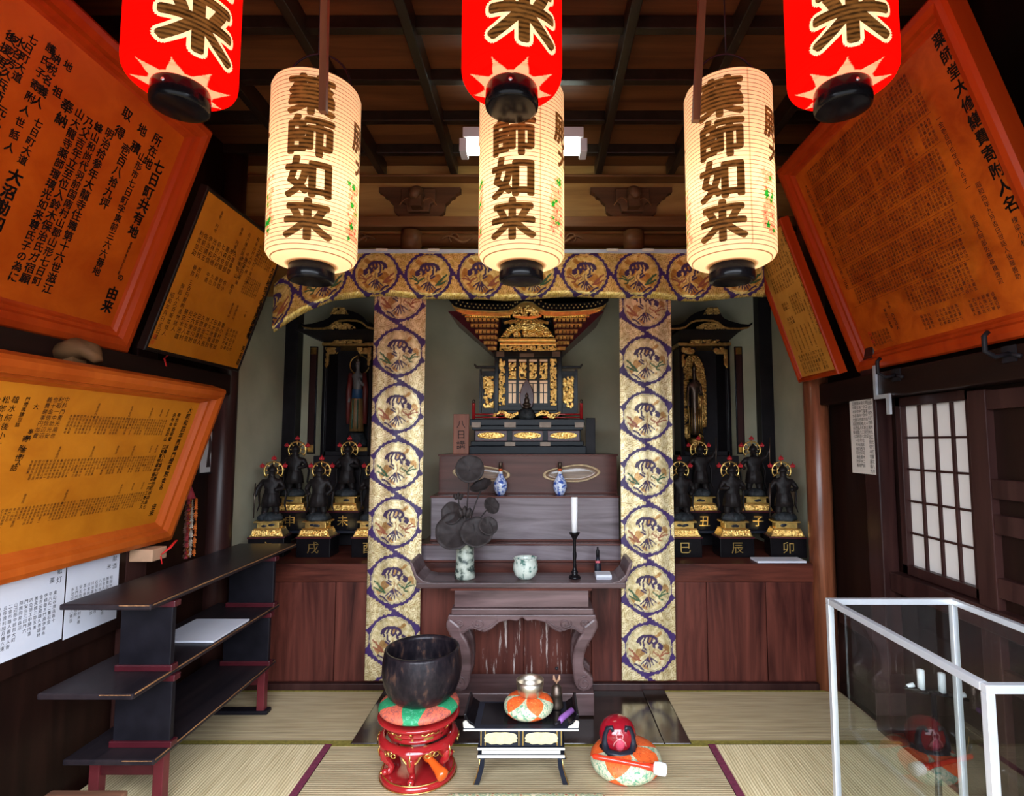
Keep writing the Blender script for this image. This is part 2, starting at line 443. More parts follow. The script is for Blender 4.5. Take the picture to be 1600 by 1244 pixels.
# ceiling with coffers
ce = struct(MB().box(WL - .1, WR + .1, FRONT_Y - .1, BACKY + .1, CZ, CZ + .1).build('ceiling', CEILW))
for x in (-1.50, -1.03, -.556, XC, .391, .865, 1.34):
    MB().box(x - .022, x + .022, FRONT_Y, 3.52, CZ - .105, CZ - .001).build('joist', JOISTW, ce, bevel=.004)
for k in range(-6, 4):
    y = 2.27 + .345 * k
    MB().box(WL, WR, y - .022, y + .022, CZ - .06, CZ - .0005).build('cross_slat', JOISTW, ce, bevel=.004)

# frieze over the altar
FY = 3.56
zf = lambda v: at(822, v, FY).z
sbox('wall_rear_upper', FRIEZEP, WL, WR, FY, FY + .06, 2.42, CZ)
sbox('trim_13', FRIEZEW, WL, WR, FY - .10, FY - .001, zf(287), CZ - .106, bevel=.006)       # top plate
sbox('trim_14', FRIEZEW, WL, WR, FY - .09, FY - .001, zf(362), zf(346), bevel=.006)    # middle rail
m = MB()                                                                                  # round penetrating beam with carved curls
m.tube([(WL, FY - .045, zf(380)), (WR, FY - .045, zf(380))], .044, 20)
struct(m.build('trim_15', FRIEZEW))
for i, u in enumerate((643, 990)):
    x = at(u, 380, FY - .07).x
    m = MB(); m.lathe([(.066, -.02), (.068, .06), (.066, .115)], 24); o = struct(m.build('trim_%d' % (16 + i), FRIEZEW)); o.location = (x, FY - .075, zf(396))
# carved bracket arms on the frieze
brprof = [(-.27, .13), (-.27, .10), (-.24, .085), (-.23, .065), (-.205, .055), (-.195, .035), (-.17, .015), (-.165, -.035), (-.14, -.06), (-.11, -.075),
          (-.10, -.11), (-.075, -.12), (-.075, -.15), (.075, -.15), (.075, -.12), (.10, -.11), (.11, -.075), (.14, -.06), (.165, -.035), (.17, .015),
          (.195, .035), (.205, .055), (.23, .065), (.24, .085), (.27, .10), (.27, .13)]
for i, u in enumerate((655, 987)):
    c = at(u, 322, FY - .05)
    t = struct(MB().prism(brprof, -.045, -.002).build('trim_%d' % (18 + i), BRKTW, loc=(c.x, FY, c.z)))
    MB().prism([(-.11, .10), (-.11, .02), (-.08, .0), (-.07, -.05), (.07, -.05), (.08, 0), (.11, .02), (.11, .10)], -.085, -.046).build('bracket_arm', BRKTW, t, bevel=.004)
    n = MB(); n.tube([(0, -.05, .05), (0, -.14, .06), (0, -.19, .035), (0, -.215, -.01)], [.045, .045, .038, .022], 12, .8)
    n.box(-.035, .035, -.16, -.08, -.045, .03)
    n.build('beam_nose', BRKTW, t)
    for s in (-1, 1):
        MB().tube([(s * (.02 + .10 * q / 12), -.086, -.01 + .05 * math.sin(q / 12 * PI)) for q in range(13)], .005, 6).build('scroll_relief', FRIEZEW, t)
# curls carved on the round beam
for i, (u0, s) in enumerate(((690, 1), (912, -1), (1075, 1), (585, -1))):
    x0 = at(u0, 380, FY - .09).x
    m = MB(); m.tube([(s * q / 20 * .20, .004 * (q % 2), .020 * math.sin(q / 20 * 2.2 * PI) - .008) for q in range(21)], [.012 * (1 - abs(q / 20 - .4)) for q in range(21)], 8)
    m.tube([(s * (.08 + .03 * math.cos(q / 10 * 4)), 0, .03 * math.sin(q / 10 * 4)) for q in range(11)], .006, 6)
    struct(m.build('trim_%d' % (20 + i), FRIEZEW, loc=(x0, FY - .091, zf(380))))
# hallway skirting under the cabinets
sbox('baseboard_back', POSTDK, -1.835, 1.65, CABY - .035, CABY - .001, -.03, .035, bevel=.003)

# ---------------------------------------------------------------- tatami and the polished floor panel
def tatami_mat(name, axis, c0, c1, sc=1.0):
    t = NT(name)
    tc = t.node('ShaderNodeTexCoord'); sp = t.node('ShaderNodeSeparateXYZ'); t.link(tc.outputs['Object'], sp.inputs[0])
    a, b = ('X', 'Y') if axis == 'y' else ('Y', 'X')        # ribs run along x when axis == 'y'
    mu = t.node('ShaderNodeMath', operation='MULTIPLY'); mu.inputs[1].default_value = 2 * PI / .0135 * sc; t.link(sp.outputs[b], mu.inputs[0])
    si = t.node('ShaderNodeMath', operation='SINE'); t.link(mu.outputs[0], si.inputs[0])
    v = t.coords((4, 90, 4) if axis == 'y' else (90, 4, 4)); n = t.noise(v, 1, 2, .5)
    ad = t.node('ShaderNodeMath', operation='MULTIPLY_ADD'); ad.inputs[1].default_value = .22; t.link(si.outputs[0], ad.inputs[0]); t.link(n, ad.inputs[2])
    t.link(t.ramp(ad.outputs[0], [(.10, c0), (.90, c1)]), t.b.inputs['Base Color'])
    t.bump(si.outputs[0], .35, .002); return t.done(.62, 0, .3)
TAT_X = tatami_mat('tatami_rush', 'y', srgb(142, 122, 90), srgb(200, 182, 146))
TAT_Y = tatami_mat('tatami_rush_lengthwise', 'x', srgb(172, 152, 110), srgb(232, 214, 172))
HERI = plain('purple_mat_border', (.15, .028, .055, 1), .7, spec=.2, var=.25, nscale=60)
HERIG = plain('olive_mat_border', srgb(124, 112, 52), .7, spec=.2, var=.3, nscale=80)
PX0, PX1 = -.907, .734           # floor panel edges
TB = 2.777                       # seam between the two rows of mats
def mat_thing(label, x0, x1, y0, y1, m, borders):
    t = thing('tatami_mat', label, 'tatami mat', ((x0 + x1) / 2, (y0 + y1) / 2, -.03), 'tatami mats on the floor')
    hx, hy = (x1 - x0) / 2, (y1 - y0) / 2
    MB().box(-hx, hx, -hy, hy, 0, .03).build('rush_surface', m, t)
    for a, b, c, d, bm_ in borders:
        MB().box(a - (x0 + x1) / 2, b - (x0 + x1) / 2, c - (y0 + y1) / 2, d - (y0 + y1) / 2, .002, .0315).build('cloth_border', bm_, t)
G = .003
mat_thing('dim back tatami mat left of the polished floor panel', WL + .04, PX0 - G, TB + G, CABY - .04, TAT_X, [(WL + .04, PX0 - G, TB + G, TB + .03, HERIG), (WL + .04, PX0 - G, CABY - .055, CABY - .04, HERIG)])
mat_thing('dim back tatami mat right of the polished floor panel', PX1 + G, WR - .045, TB + G, CABY - .04, TAT_X, [(PX1 + G, WR - .045, TB + G, TB + .03, HERIG), (PX1 + G, WR - .045, CABY - .055, CABY - .04, HERIG)])
mat_thing('pale front tatami mat left of the purple border line', WL + .04, -.994 - G, .3, TB - G, TAT_Y, [(-1.03, -.994 - G, .3, TB - G, HERI)])
mat_thing('middle front tatami mat between the two purple border lines', -.994, .812, .3, TB - G, TAT_X, [(-.994, .812, TB - .02, TB - G, HERIG)])
mat_thing('pale front tatami mat right of the purple border line', .812 + G, WR - .065, .3, TB - G, TAT_Y, [(.812 + G, .848, .3, TB - G, HERI)])
FLOORP = wood('polished_floor_wood', (.014, .008, .006, 1), (.040, .024, .018, 1), 'x', .8, rough=.16, spec=.6)
fp = thing('floor_panel', 'dark polished wooden floor panel in front of the altar', 'floor panel', ((PX0 + PX1) / 2, (TB + CABY - .04) / 2, -.03))
hx, hy = (PX1 - PX0) / 2, (CABY - .04 - TB) / 2
MB().box(-hx + .13, hx - .13, -hy + .06, hy, 0, .028).build('inset_board', FLOORP, fp)
m = MB()
m.box(-hx, -hx + .127, -hy + .001, hy, 0, .034); m.box(hx - .127, hx, -hy + .001, hy, 0, .034); m.box(-hx + .128, hx - .128, -hy + .001, -hy + .058, 0, .034)
m.build('border_frame', FLOORP, fp, bevel=.003)

# ---------------------------------------------------------------- cabinets below the altar
def cabinet(label, x0, x1, seams, z1=.722, worn=False):
    t = thing('altar_cabinet', label, 'cabinet', ((x0 + x1) / 2, CABY, 0))
    c = (x0 + x1) / 2
    MB().box(x0 - c, x1 - c, .012, .82, .0, z1 - .11).build('carcass', CABW, t)
    MB().box(x0 - c, x1 - c, -.012, .85, z1 - .108, z1).build('top_rail', CABX, t, bevel=.004)
    xs = [x0] + seams + [x1]
    for a, b in zip(xs[:-1], xs[1:]):
        MB().box(a - c + .003, b - c - .003, -.004, .011, .037, z1 - .111).build('door_panel', CABW, t, bevel=.002)
    return t
def cx(u): return at(u, 990, CABY).x
cabinet('reddish brown altar cabinet under the left guardian statues', -1.835, -.80, [cx(523)])
cabinet('reddish brown altar cabinet under the right guardian statues', .60, 1.65, [cx(1105), cx(1198)])
mc = thing('altar_cabinet', 'middle altar cabinet with worn scratched doors behind the carved table', 'cabinet', (-.10, CABY, 0))
MB().box(-.697, .697, .012, .82, 0, .727).build('carcass', CABX, mc)
for a, b, mm in ((-.697, -.36, CABW), (-.355, .007, CABWORN), (.013, .41, CABWORN), (.415, .697, CABW)):
    MB().box(a, b, -.004, .011, .037, .60).build('door_panel', mm, mc, bevel=.002)
MB().box(-.697, .697, -.012, .011, .603, .727).build('top_rail', CABX, mc, bevel=.004)

# ================================================================ INSCRIBED WOODEN BOARDS ON THE SIDE WALLS
def ring_frame(w, h, prof):
    """mitred moulding: prof = (inset, height) chain from the back outside to the inner lip"""
    m = MB(); vs = []; n = len(prof)
    for d, z in prof: vs += [(d, d, z), (w - d, d, z), (w - d, h - d, z), (d, h - d, z)]
    fs = []
    for i in range(n - 1):
        for k in range(4): fs.append((i * 4 + k, i * 4 + (k + 1) % 4, (i + 1) * 4 + (k + 1) % 4, (i + 1) * 4 + k))
    for k in range(4): fs.append(((n - 1) * 4 + k, (n - 1) * 4 + (k + 1) % 4, (k + 1) % 4, k))
    m.add(vs, fs); return m
class Board:
    def __init__(s, label, side, xb, zb, xt, zt, y0, y1, fw, fd, panel, frame, name='inscribed_board'):
        ex = Vector((0, 1, 0)) if side == 'L' else Vector((0, -1, 0))
        s.h = math.hypot(xt - xb, zt - zb); s.w = y1 - y0
        ey = Vector((xt - xb, 0, zt - zb)).normalized(); ez = ex.cross(ey)
        s.M = basis((xb, y0 if side == 'L' else y1, zb), ex, ey, ez)
        s.t = thing(name, label, 'wooden board'); s.t.matrix_world = s.M
        s.fw = fw; s.pz = .012
        MB().box(fw * .6, s.w - fw * .6, fw * .6, s.h - fw * .6, -.012, s.pz).build('panel', panel, s.t)
        prof = [(0, -.02), (0, fd * .75), (fw * .12, fd * .95), (fw * .35, fd), (fw * .6, fd * .86), (fw * .68, fd * .55), (fw * .8, fd * .5), (fw * .9, fd * .3), (fw, s.pz), (fw, -.01)]
        ring_frame(s.w, s.h, prof).build('frame', frame, s.t, bevel=0)
        s.T = Text2D(); s.R = Text2D(); s.inv = s.M.inverted()
    def loc(s, u, v):
        """photo pixel -> position on the board's face"""
        o = s.inv @ Vector((0, 0, CAM_H)); d = s.inv.to_3x3() @ ray(u, v)
        k = (s.pz - o.z) / d.z; p = o + d * k; return p.x, p.y
    def c(s, txt, a, b, sx=1.0, k=1.0, cap=.050, fat=.022):
        """column of writing from photo point a (top) to b (bottom)"""
        (x0, y0), (x1, y1) = s.loc(*a), s.loc(*b)
        n = len(txt); pitch = abs(y0 - y1) / n; sz = min(pitch / 1.02, cap) * k
        s.T.col(txt, (x0 + x1) / 2, max(y0, y1), sz, pitch / sz, sx=sx, fat=fat)
    def fill(s, x0, x1, ytop, n, size, pitch, skip=0.0, gap=None):
        """rows of name columns, n characters tall"""
        x = x1
        while x > x0:
            if rngk.random() >= skip:
                t = rname(n)
                if gap: t = t[:gap] + '　' + t[gap:]
                s.T.col(t, x, ytop, size, sx=min(1.0, pitch / size * .92))
            x -= pitch
    def dash(s, x0, x1, y):
        x = x0
        while x < x1: s.line(x, y, .008); x += .012
    def line(s, x, y, L, W=.0014):
        T = s.T; o = T.n; T.p.append(np.array([[x, y], [x + L, y], [x + L, y + W], [x, y + W]])); T.f.append((o, o + 1, o + 2, o + 3)); T.n += 4
    def done(s):
        s.T.mesh('lettering', INK, Matrix.Translation((0, 0, s.pz)), s.t, .0012)
        if s.R.n: s.R.mesh('red_seal', REDINK, Matrix.Translation((0, 0, s.pz)), s.t, .0014)

# big red board, upper left
b = Board('big red wooden board with large black writing, high on the left wall', 'L', -1.90, 1.862, -1.562, 2.905, .95, 2.456, .10, .06, BOARDR, FRAMER)
b.c('七日町共有地', (252, 252), (203, 372), cap=.075, fat=.03); b.c('由来', (178, 448), (165, 490), cap=.07, fat=.03); b.c('の', (190, 428), (186, 440))
b.c('昭和年月日七日町', (200, 375), (190, 432), .6); b.c('所在地', (248, 210), (228, 265))
b.c('山形市七日町字東前三六六番地', (222, 238), (150, 432)); b.c('地積', (222, 192), (207, 252))
b.c('壱百八拾九坪', (197, 225), (162, 328)); b.c('取得', (200, 168), (180, 228))
b.c('明治拾参年大龍寺住職第十六世滋江', (172, 200), (72, 460)); b.c('峰山和尚代羽前国南村山郡山形七日町', (155, 192), (56, 448))
b.c('乃父吉年立至位入鈴木保治氏ガ宿願', (138, 182), (40, 445)); b.c('山大龍寺薬師瑠璃光如来尊氏子の為に', (124, 168), (20, 442))
b.c('奉納', (106, 155), (94, 200)); b.c('地祖', (104, 92), (80, 180), cap=.036); b.c('納税名義人', (86, 80), (60, 172), cap=.036)
b.c('七日町大道', (58, 183), (36, 260), cap=.036); b.c('大沼勘四郎', (28, 265), (-22, 385), cap=.085, fat=.03); b.c('護氏子寄附人世話人', (68, 58), (24, 250), cap=.034)
b.c('七日町大道', (50, 52), (26, 130), cap=.036); b.c('水沼芳久兵衛', (30, 55), (-3, 160), cap=.036); b.c('後援再建世話人', (10, 42), (-25, 190), cap=.036); b.c('元久兵衛', (4, 165), (-20, 230))
b.done()

# second board on the left
b = Board('orange wooden board in a thin black frame beside the big red one on the left', 'L', -1.80, 1.872, -1.545, 2.64, 2.462, 3.25, .028, .018, BOARDO, FRAMEB)
b.c('大昭和四十年堂再建寄附者芳名取', (432, 420), (365, 570), .8); b.c('七日町薬師堂修繕', (425, 440), (385, 530), .9)
W, H = b.w, b.h
b.fill(W * .72, W * .9, H * .93, 8, .017, .020); b.fill(W * .66, W * .86, H * .66, 7, .014, .018, .1)
for k, (n, top) in enumerate(((9, .90), (8, .93), (7, .80), (8, .92))): b.T.col(rname(n), W * (.70 - .055 * k), H * top, .026)
b.T.col('金壱千円也', W * .20, H * .93, .022); b.T.col('金参千円寄附', W * .44, H * .92, .024)
b.fill(W * .08, W * .60, H * .76, 4, .031, .036, .04); b.fill(W * .14, W * .56, H * .56, 2, .028, .036, .3)
b.fill(W * .22, W * .62, H * .30, 5, .030, .035, .0); b.fill(W * .66, W * .80, H * .28, 5, .024, .028, .0)
b.T.col('三百円寄附金世話人', W * .17, H * .47, .028); b.T.col('発起人久兵衛世話人', W * .11, H * .43, .028); b.T.col('昭和年月日吉日建', W * .055, H * .36, .028)
b.T.col('金五百円', W * .64, H * .45, .022); b.T.col('金壱百円', W * .70, H * .45, .022); b.T.col('一金', W * .82, H * .44, .022)
for k in range(2): b.R.ch('印' if ('印', 'b') in GL else '田', W * .045, H * (.09 - .035 * k), .022, 'b')
b.done()

# lower board on the left
b = Board('long orange wooden board with rows of tiny names, lowest on the left wall', 'L', -1.93, .972, -1.68, 1.74, .95, 2.845, .095, .075, BOARDO, FRAMEO)
W, H = b.w, b.h
b.c('大昭和四年再建門燈寄附金名簿之由来', (296, 636), (238, 806)); 
(x1, yt), (x0, yb) = b.loc(262, 655), b.loc(108, 660)
def band(topR, topL, botR, n, heads):
    (xr, yr), (xl, yl), (_, ybt) = b.loc(*topR), b.loc(*topL), b.loc(*botR)
    pitch = (yr - ybt) / (n * 1.06); x = xr
    while x > xl:
        b.T.col(rname(n if rngk.random() < .75 else n - 2), x, yr, pitch, 1.04, sx=.95); x -= pitch * 1.25
    for k in heads: b.T.col('金壱百円也'[:3 + int(k * 10) % 3], xl + (xr - xl) * k, yr + pitch * 4.2, pitch)
band((260, 656), (108, 648), (252, 681), 6, (.98, .90, .78, .55, .22))
band((243, 712), (52, 714), (233, 737), 6, (.98, .92, .75, .6, .4, .15))
band((225, 768), (-90, 800), (211, 793), 6, (.97, .90, .82, .5, .3, .1))
for (a, bb, n) in (((276, 645), (268, 690), 6), ((270, 645), (260, 690), 6), ((258, 695), (228, 795), 14), ((252, 695), (224, 795), 14)): b.c(rname(n), a, bb)
for k in range(4): b.c(rname(7), (102 - 9 * k, 620), (84 - 9 * k, 686), cap=.021, fat=0)
b.c('新大夫', (62, 618), (50, 655), cap=.024, fat=.01); b.c('門燈再建世話', (44, 620), (26, 668), cap=.026, fat=.01); b.c('奉納者寄附人', (46, 670), (30, 728), cap=.026, fat=.01); b.c('寄附世話', (36, 680), (24, 740), cap=.026, fat=.01)
for k in range(3): b.c(rname(9), (20 - 15 * k, 618), (-18 - 15 * k, 745), cap=.027, fat=.004)
b.done()

# big board, upper right
b = Board('big red grained wooden board covered in columns of names, high on the right wall', 'R', 1.765, 1.838, 1.362, 2.968, 1.70, 2.95, .09, .055, BOARDRR, FRAMER)
W, H = b.w, b.h
b.c('薬師堂大修繕費寄附人名', (1468, 45), (1582, 335), 1.0, .95, cap=.09, fat=.02)
X0, X1 = b.fw + .05, W - b.fw
y = H - b.fw - .03
for k, (n, r, sk) in enumerate(((5, .80, .0), (5, .83, .02), (6, .82, .05), (6, .80, .0), (6, .78, .0), (6, .76, .03), (5, .74, .0))):
    b.fill(X0 + .04, X0 + (X1 - X0) * r, y, n, .0155, .0185, sk)
    b.dash(X0, X0 + (X1 - X0) * (r + .01), y - .0165 * n - .007); y -= .0165 * n + .016
b.fill(X0 + (X1 - X0) * .36, X0 + (X1 - X0) * .72, y + .005, 7, .016, .0205, .0); b.fill(X0 + (X1 - X0) * .40, X0 + (X1 - X0) * .78, y - .135, 4, .017, .0225, .05)
b.fill(X0 + (X1 - X0) * .02, X0 + (X1 - X0) * .16, y - .14, 4, .018, .022, .0)
b.T.col('金参千円世話人', X0 + (X1 - X0) * .24, y - .02, .020); b.T.col('寄附工事費', X0 + (X1 - X0) * .20, y - .05, .02)
b.T.col('一金壱百円也世話人氏子一同', X0 + (X1 - X0) * .86, H * .72, .024); b.T.col('昭和四年九月吉日世話人後藤善助', X0 + (X1 - X0) * .90, H * .48, .024)
b.T.col('世話人阿部佐藤高橋渡辺', X0 + (X1 - X0) * .83, H * .40, .024); b.T.col('棟梁小林', X0 + (X1 - X0) * .97, H * .34, .026)
b.T.col('大昭和四年再建寄附者芳名取世話人山形市七日町', X0 + .005, H * .86, .026)
for k in range(2): b.R.ch('田', X0 + .03, H * (.15 - .035 * k), .026, 'b')
b.done()

# narrow board on the right
b = Board('narrow tan wooden board in a red frame beyond the big board on the right', 'R', 1.655, 1.828, 1.365, 2.70, 2.965, 3.425, .034, .035, BOARDT, FRAMER)
W, H = b.w, b.h
b.T.col('昭和三年薬師堂修繕寄附芳名取', W * .90, H * .94, .046, .98); b.T.col('寄附者名世話人発起人', W * .80, H * .90, .024); b.T.col('一金壱百円也世話人氏子', W * .80, H * .52, .020)
b.fill(W * .14, W * .74, H * .88, 6, .021, .029, .0); b.fill(W * .14, W * .70, H * .72, 5, .019, .029, .1)
b.fill(W * .46, W * .72, H * .56, 6, .019, .026, .05); b.fill(W * .24, W * .38, H * .54, 2, .024, .028, .0); b.fill(W * .24, W * .38, H * .44, 2, .024, .028, .0)
for k in range(6): b.T.col('金円也世話'[k % 2:4] + rname(5), W * (.70 - .10 * k), H * .36, .017)
b.fill(W * .14, W * .76, H * .18, 3, .024, .029, .0); b.fill(W * .14, W * .76, H * .10, 2, .024, .029, .1)
b.done()

# carved beam noses that hold the boards
def nose(label, x, y, z, s, mat, name='beam_nose'):
    m = MB()
    m.tube([(-.02 * s, 0, 0), (.08 * s, 0, .02), (.16 * s, 0, .01), (.21 * s, 0, -.03)], [.055, .058, .045, .02], 14, .75)
    m.box(-.02, .09 * s, -.032, .032, -.09, .0) if s > 0 else m.box(.09 * s, .02, -.032, .032, -.09, 0)
    o = m.build(name, mat); o.location = (x, y, z); return tag(o, label, 'beam end')
BNOSE = wood('pale_bracket_wood', (.07, .032, .013, 1), (.18, .085, .036, 1), 'x', 1, rough=.6, spec=.1)
p = on_x(110, 545, -1.82)
nose('carved pale beam end under the big red board on the left', WL + .125, p.y, p.z - .02, .6, BNOSE)
# little wooden block with a red ribbon under the lower left board
p = on_x(222, 858, -1.90)
t = thing('wooden_peg', 'pale wooden block with a red ribbon under the lower left board', 'wooden block', (WL + .036, p.y, p.z - .022))
MB().bevbox(0, .11, -.05, .05, -.028, .028, .004).build('block', plain('pale_wood', (.46, .27, .16, 1), .6, var=.1), t)
RIB = plain('red_ribbon', (.60, .012, .012, 1), .5, var=.15)
m = MB(); m.tube([(.115, .0, -.005), (.135, .03, .02), (.14, .07, .05)], [.004, .012, .010], 8, .35); m.tube([(.115, 0, -.01), (.12, .005, -.05)], .003, 6)
m.build('red_ribbon', RIB, t)
p = on_x(268, 560, -1.80)
m = MB(); m.tube([(0, 0, 0), (.02, .02, .035), (.02, .07, .03)], [.006, .012, .008], 8, .4); m.tube([(0, 0, 0), (.012, .0, -.04)], [.008, .005], 8, .4)
tag(m.build('ribbon', RIB, loc=(WL + .125, p.y, 1.862)), 'small red ribbon on the dark beam below the black framed board', 'ribbon')

# papers on the left wall
def paper(label, name, x, y0, y1, z0, z1, side, mat=PAPER, grp=None):
    ex = Vector((0, 1, 0)) if side == 'L' else Vector((0, -1, 0))
    ez = Vector((1, 0, 0)) if side == 'L' else Vector((-1, 0, 0))
    M = basis((x, y0 if side == 'L' else y1, z0), ex, Vector((0, 0, 1)), ez)
    t = thing(name, label, 'paper', group=grp); t.matrix_world = M
    MB().box(0, y1 - y0, 0, z1 - z0, 0, .0015).build('sheet', mat, t)
    return t, y1 - y0, z1 - z0, Text2D()
yA, yS = on_x(182, 960, WL + .04).y, on_x(100, 960, WL + .04).y
def offer(t, W, H, T, title, n):
    T.col(title[:2], W - .030, .285, .026, 1.3); T.col(title[2:], W - .062, .255, .024)
    for k in range(n):
        T.col(rname(rngk.randint(6, 9)), W - .045 - .0205 * k, .200, .0165, 1.08)
    T.mesh('lettering', INK, Matrix.Identity(4), t, .0022)
q = paper('white paper list of offerings on the left wall, nearer the shelf end', 'paper_notice', WL + .038, yS + .004, yA, .655, .966, 'L'); offer(*q, '献酒米', 11)
q = paper('white paper list of offerings at the left edge of the photo under the long board', 'paper_notice', WL + .038, 1.25, yS - .004, .665, .966, 'L'); offer(*q, '献灯薬', 24)
sbox('trim_24', DARKWOOD, WL + .001, WL + .036, .6, 2.615, .60, 1.05)     # board the papers are pinned to

# paper on the right wall
pa, pb = on_x(1329, 675, WR - .09), on_x(1365, 675, WR - .09)
t, W, H, T = paper('cream paper notice hanging on the right wall beside the dark post', 'paper_notice', WR - .0875, pb.y, pa.y, on_x(1347, 740, WR - .09).z, on_x(1347, 611, WR - .09).z, 'R', CREAMPAPER)
for k in range(2): T.col('仏説摩訶般若心経世話人寄附金'[0:0] + rname(16), W * (.93 - .09 * k), H * .93, .024)
for k in range(7): T.col(rname(16 if 1 < k < 6 else 9), W * (.74 - .095 * k), H * .88, .021)
T.mesh('lettering', INK, Matrix.Identity(4), t, .0022)
# white stepped metal strip above it
m = MB()
a = on_x(1364, 575, WR - .11)
for (y0, y1, z0, z1) in ((0, .02, -.0, .15), (-.10, .02, -.02, 0), (-.10, -.075, -.10, -.02)): m.box(-.012, 0, y0, y1, z0, z1)
o = m.build('cable_duct', ALU); o.location = (WR - .1012, a.y - .02, a.z - .14)
tag(o, 'stepped white metal cable duct on the lintel above the cream paper', 'cable duct')
# iron hooks under the big right board
for i, u in enumerate((1400, 1575)):
    p = on_x(u, (560, 505)[i], WR - .10)
    m = MB(); m.tube([(0, 0, -.02), (-.05, 0, -.03), (-.085, 0, -.01), (-.085, 0, .045), (-.07, 0, .06)], .009, 8)
    m.tube([(0, 0, -.02), (0, -.05, -.035)], .008, 8); m.box(-.001, .004, -.03, .03, -.05, .01)
    o = m.build('iron_hook', BLACKMAT); o.location = (WR - .105, p.y, 1.79)
    tag(o, ('iron hook under the far end of the big right board', 'iron hook under the near end of the big right board')[i], 'hook', 'hooks holding the right board')

# framed photo and string of paper cranes on the left wall
p0, p1 = on_x(312, 683, -1.93), on_x(337, 683, -1.93)
t = thing('picture_frame', 'small white framed photo on the dark left wall behind the long board', 'picture frame', (WL + .001, p0.y + .02, 1.455 - .06))
MB().box(0, .012, 0, .20, -.13, .13).build('mount', plain('grey_mount', (.50, .50, .52, 1), .7, var=.04), t)
ring = ring_frame(.20, .26, [(0, 0), (0, .014), (.01, .014), (.01, 0)]); o = ring.build('frame', BLACKMAT, t); o.matrix_local = basis((.006, 0, -.13), (0, 1, 0), (0, 0, 1), (1, 0, 0))
m = MB(); m.tube([(.0135, .10, .09), (.0135, .115, .03), (.0135, .10, -.03), (.0135, .10, -.09)], [.012, .018, .012, .02], 10, .15); m.build('pictured_ladle', plain('dark_print', (.05, .03, .03, 1), .6, var=.2), t)
p = on_x(304, 880, -1.86)
t = thing('paper_crane_string', 'bundle of red, white and orange folded paper strings hung on the left wall', 'paper decoration', (WL + .06, p.y, p.z))
cols = [plain('folded_paper_' + n, c, .7, var=.2) for n, c in (('red', (.30, .02, .03, 1)), ('cream', (.55, .45, .35, 1)), ('orange', (.75, .18, .02, 1)), ('brown', (.22, .09, .06, 1)))]
rp = random.Random(3)
for i in range(7):
    m = MB()
    for j in range(26):
        z = .012 * j; c = Vector((.012 * math.cos(i * 2.1), -.033 + .011 * i, .03 + z))
        m.mat(0); a = rp.uniform(0, 3); d = Vector((math.cos(a), math.sin(a), 0)) * .011
        m.add([c - d, c + d, c + Vector((0, 0, .016))], [(0, 1, 2), (2, 1, 0)]); m.add([c - d * .3 + Vector((.008, 0, 0)), c + d, c + Vector((.006, 0, .014))], [(0, 1, 2)])
    m.build('crane_string', cols[(i * 3) % 4 if i != 4 else 2], t)
m = MB(); m.tube([(0, 0, .345), (0, 0, .41)], [.028, .004], 8); m.build('cap', cols[0], t)

# ================================================================ SHELF, GLASS CASE AND FURNITURE AT THE SIDES
EDGEW = wood('worn_black_shelf', (.010, .008, .011, 1), (.026, .018, .020, 1), 'y', 1, rough=.36, spec=.16)
SHELFB = plain('shelf_black_paint', (.008, .007, .010, 1), .4, spec=.16, var=.3)
LEGR = plain('dark_red_leg', (.10, .014, .018, 1), .35, spec=.3, var=.2)
WORN = wood('worn_edge_wood', (.05, .02, .01, 1), (.42, .20, .08, 1), 'y', 3, rough=.5, knots=2)
SHX1, SHX0 = -1.455, -1.80
t = thing('shelf_unit', 'three tier black lacquered shelf with worn edges along the left wall', 'shelf', (SHX1, 2.10, 0))
def sh(x): return x - SHX1
tiers = [(.845, 2.12, 3.365), (.553, 2.05, 3.17), (.256, 2.18, 3.15)]
for z, y0, y1 in tiers:
    MB().bevbox(sh(SHX0), 0, y0 - 2.10, y1 - 2.10, z - .022, z, .006).build('shelf_board', EDGEW, t)
    m = MB(); m.box(.0, .0012, y0 - 2.10 + .01, y1 - 2.10 - .01, z - .007, z - .002); m.box(-.12, -.006, y0 - 2.1015, y0 - 2.10, z - .006, z - .003)
    m.build('worn_edge', WORN, t)
def supp(y, z0, z1, x0, x1):
    MB().box(sh(x0), sh(x1), y - 2.10 - .012, y - 2.10 + .012, z0, z1).build('support_board', SHELFB, t, bevel=.003)
    for zz in (z0, z1 - .024):
        MB().box(sh(x0) - .01, sh(x1) + .012, y - 2.10 - .02, y - 2.10 + .02, zz, zz + .024).build('batten', MAROON, t, bevel=.003)
supp(2.26, .553, .823, -1.66, -1.455); supp(3.10, .553, .823, -1.70, -1.455)
supp(2.28, .256, .531, -1.68, -1.455); supp(3.07, .256, .531, -1.70, -1.455)
for y in (2.28, 3.08):
    for x in (SHX0 + .06, SHX1 - .035):
        MB().box(sh(x) - .02, sh(x) + .02, y - 2.10 - .02, y - 2.10 + .02, .0022, .234).build('leg', LEGR, t, bevel=.003)
    MB().box(sh(SHX0) + .03, 0.006, y - 2.10 - .026, y - 2.10 + .026, .0022, .022).build('foot_rail', SHELFB, t, bevel=.003)
    MB().box(sh(SHX0) + .06, -.04, y - 2.10 - .012, y - 2.10 + .012, .15, .19).build('stretcher', MAROON, t, bevel=.003)
a, b_ = on_z(283, 984, .556), on_z(412, 953, .556)
m = MB(); m.hexa([(-1.73, 2.55, .554), (-1.462, 2.55, .554), (-1.462, 2.86, .554), (-1.73, 2.86, .554)], [(-1.73, 2.55, .562), (-1.462, 2.55, .562), (-1.462, 2.86, .562), (-1.73, 2.86, .562)])
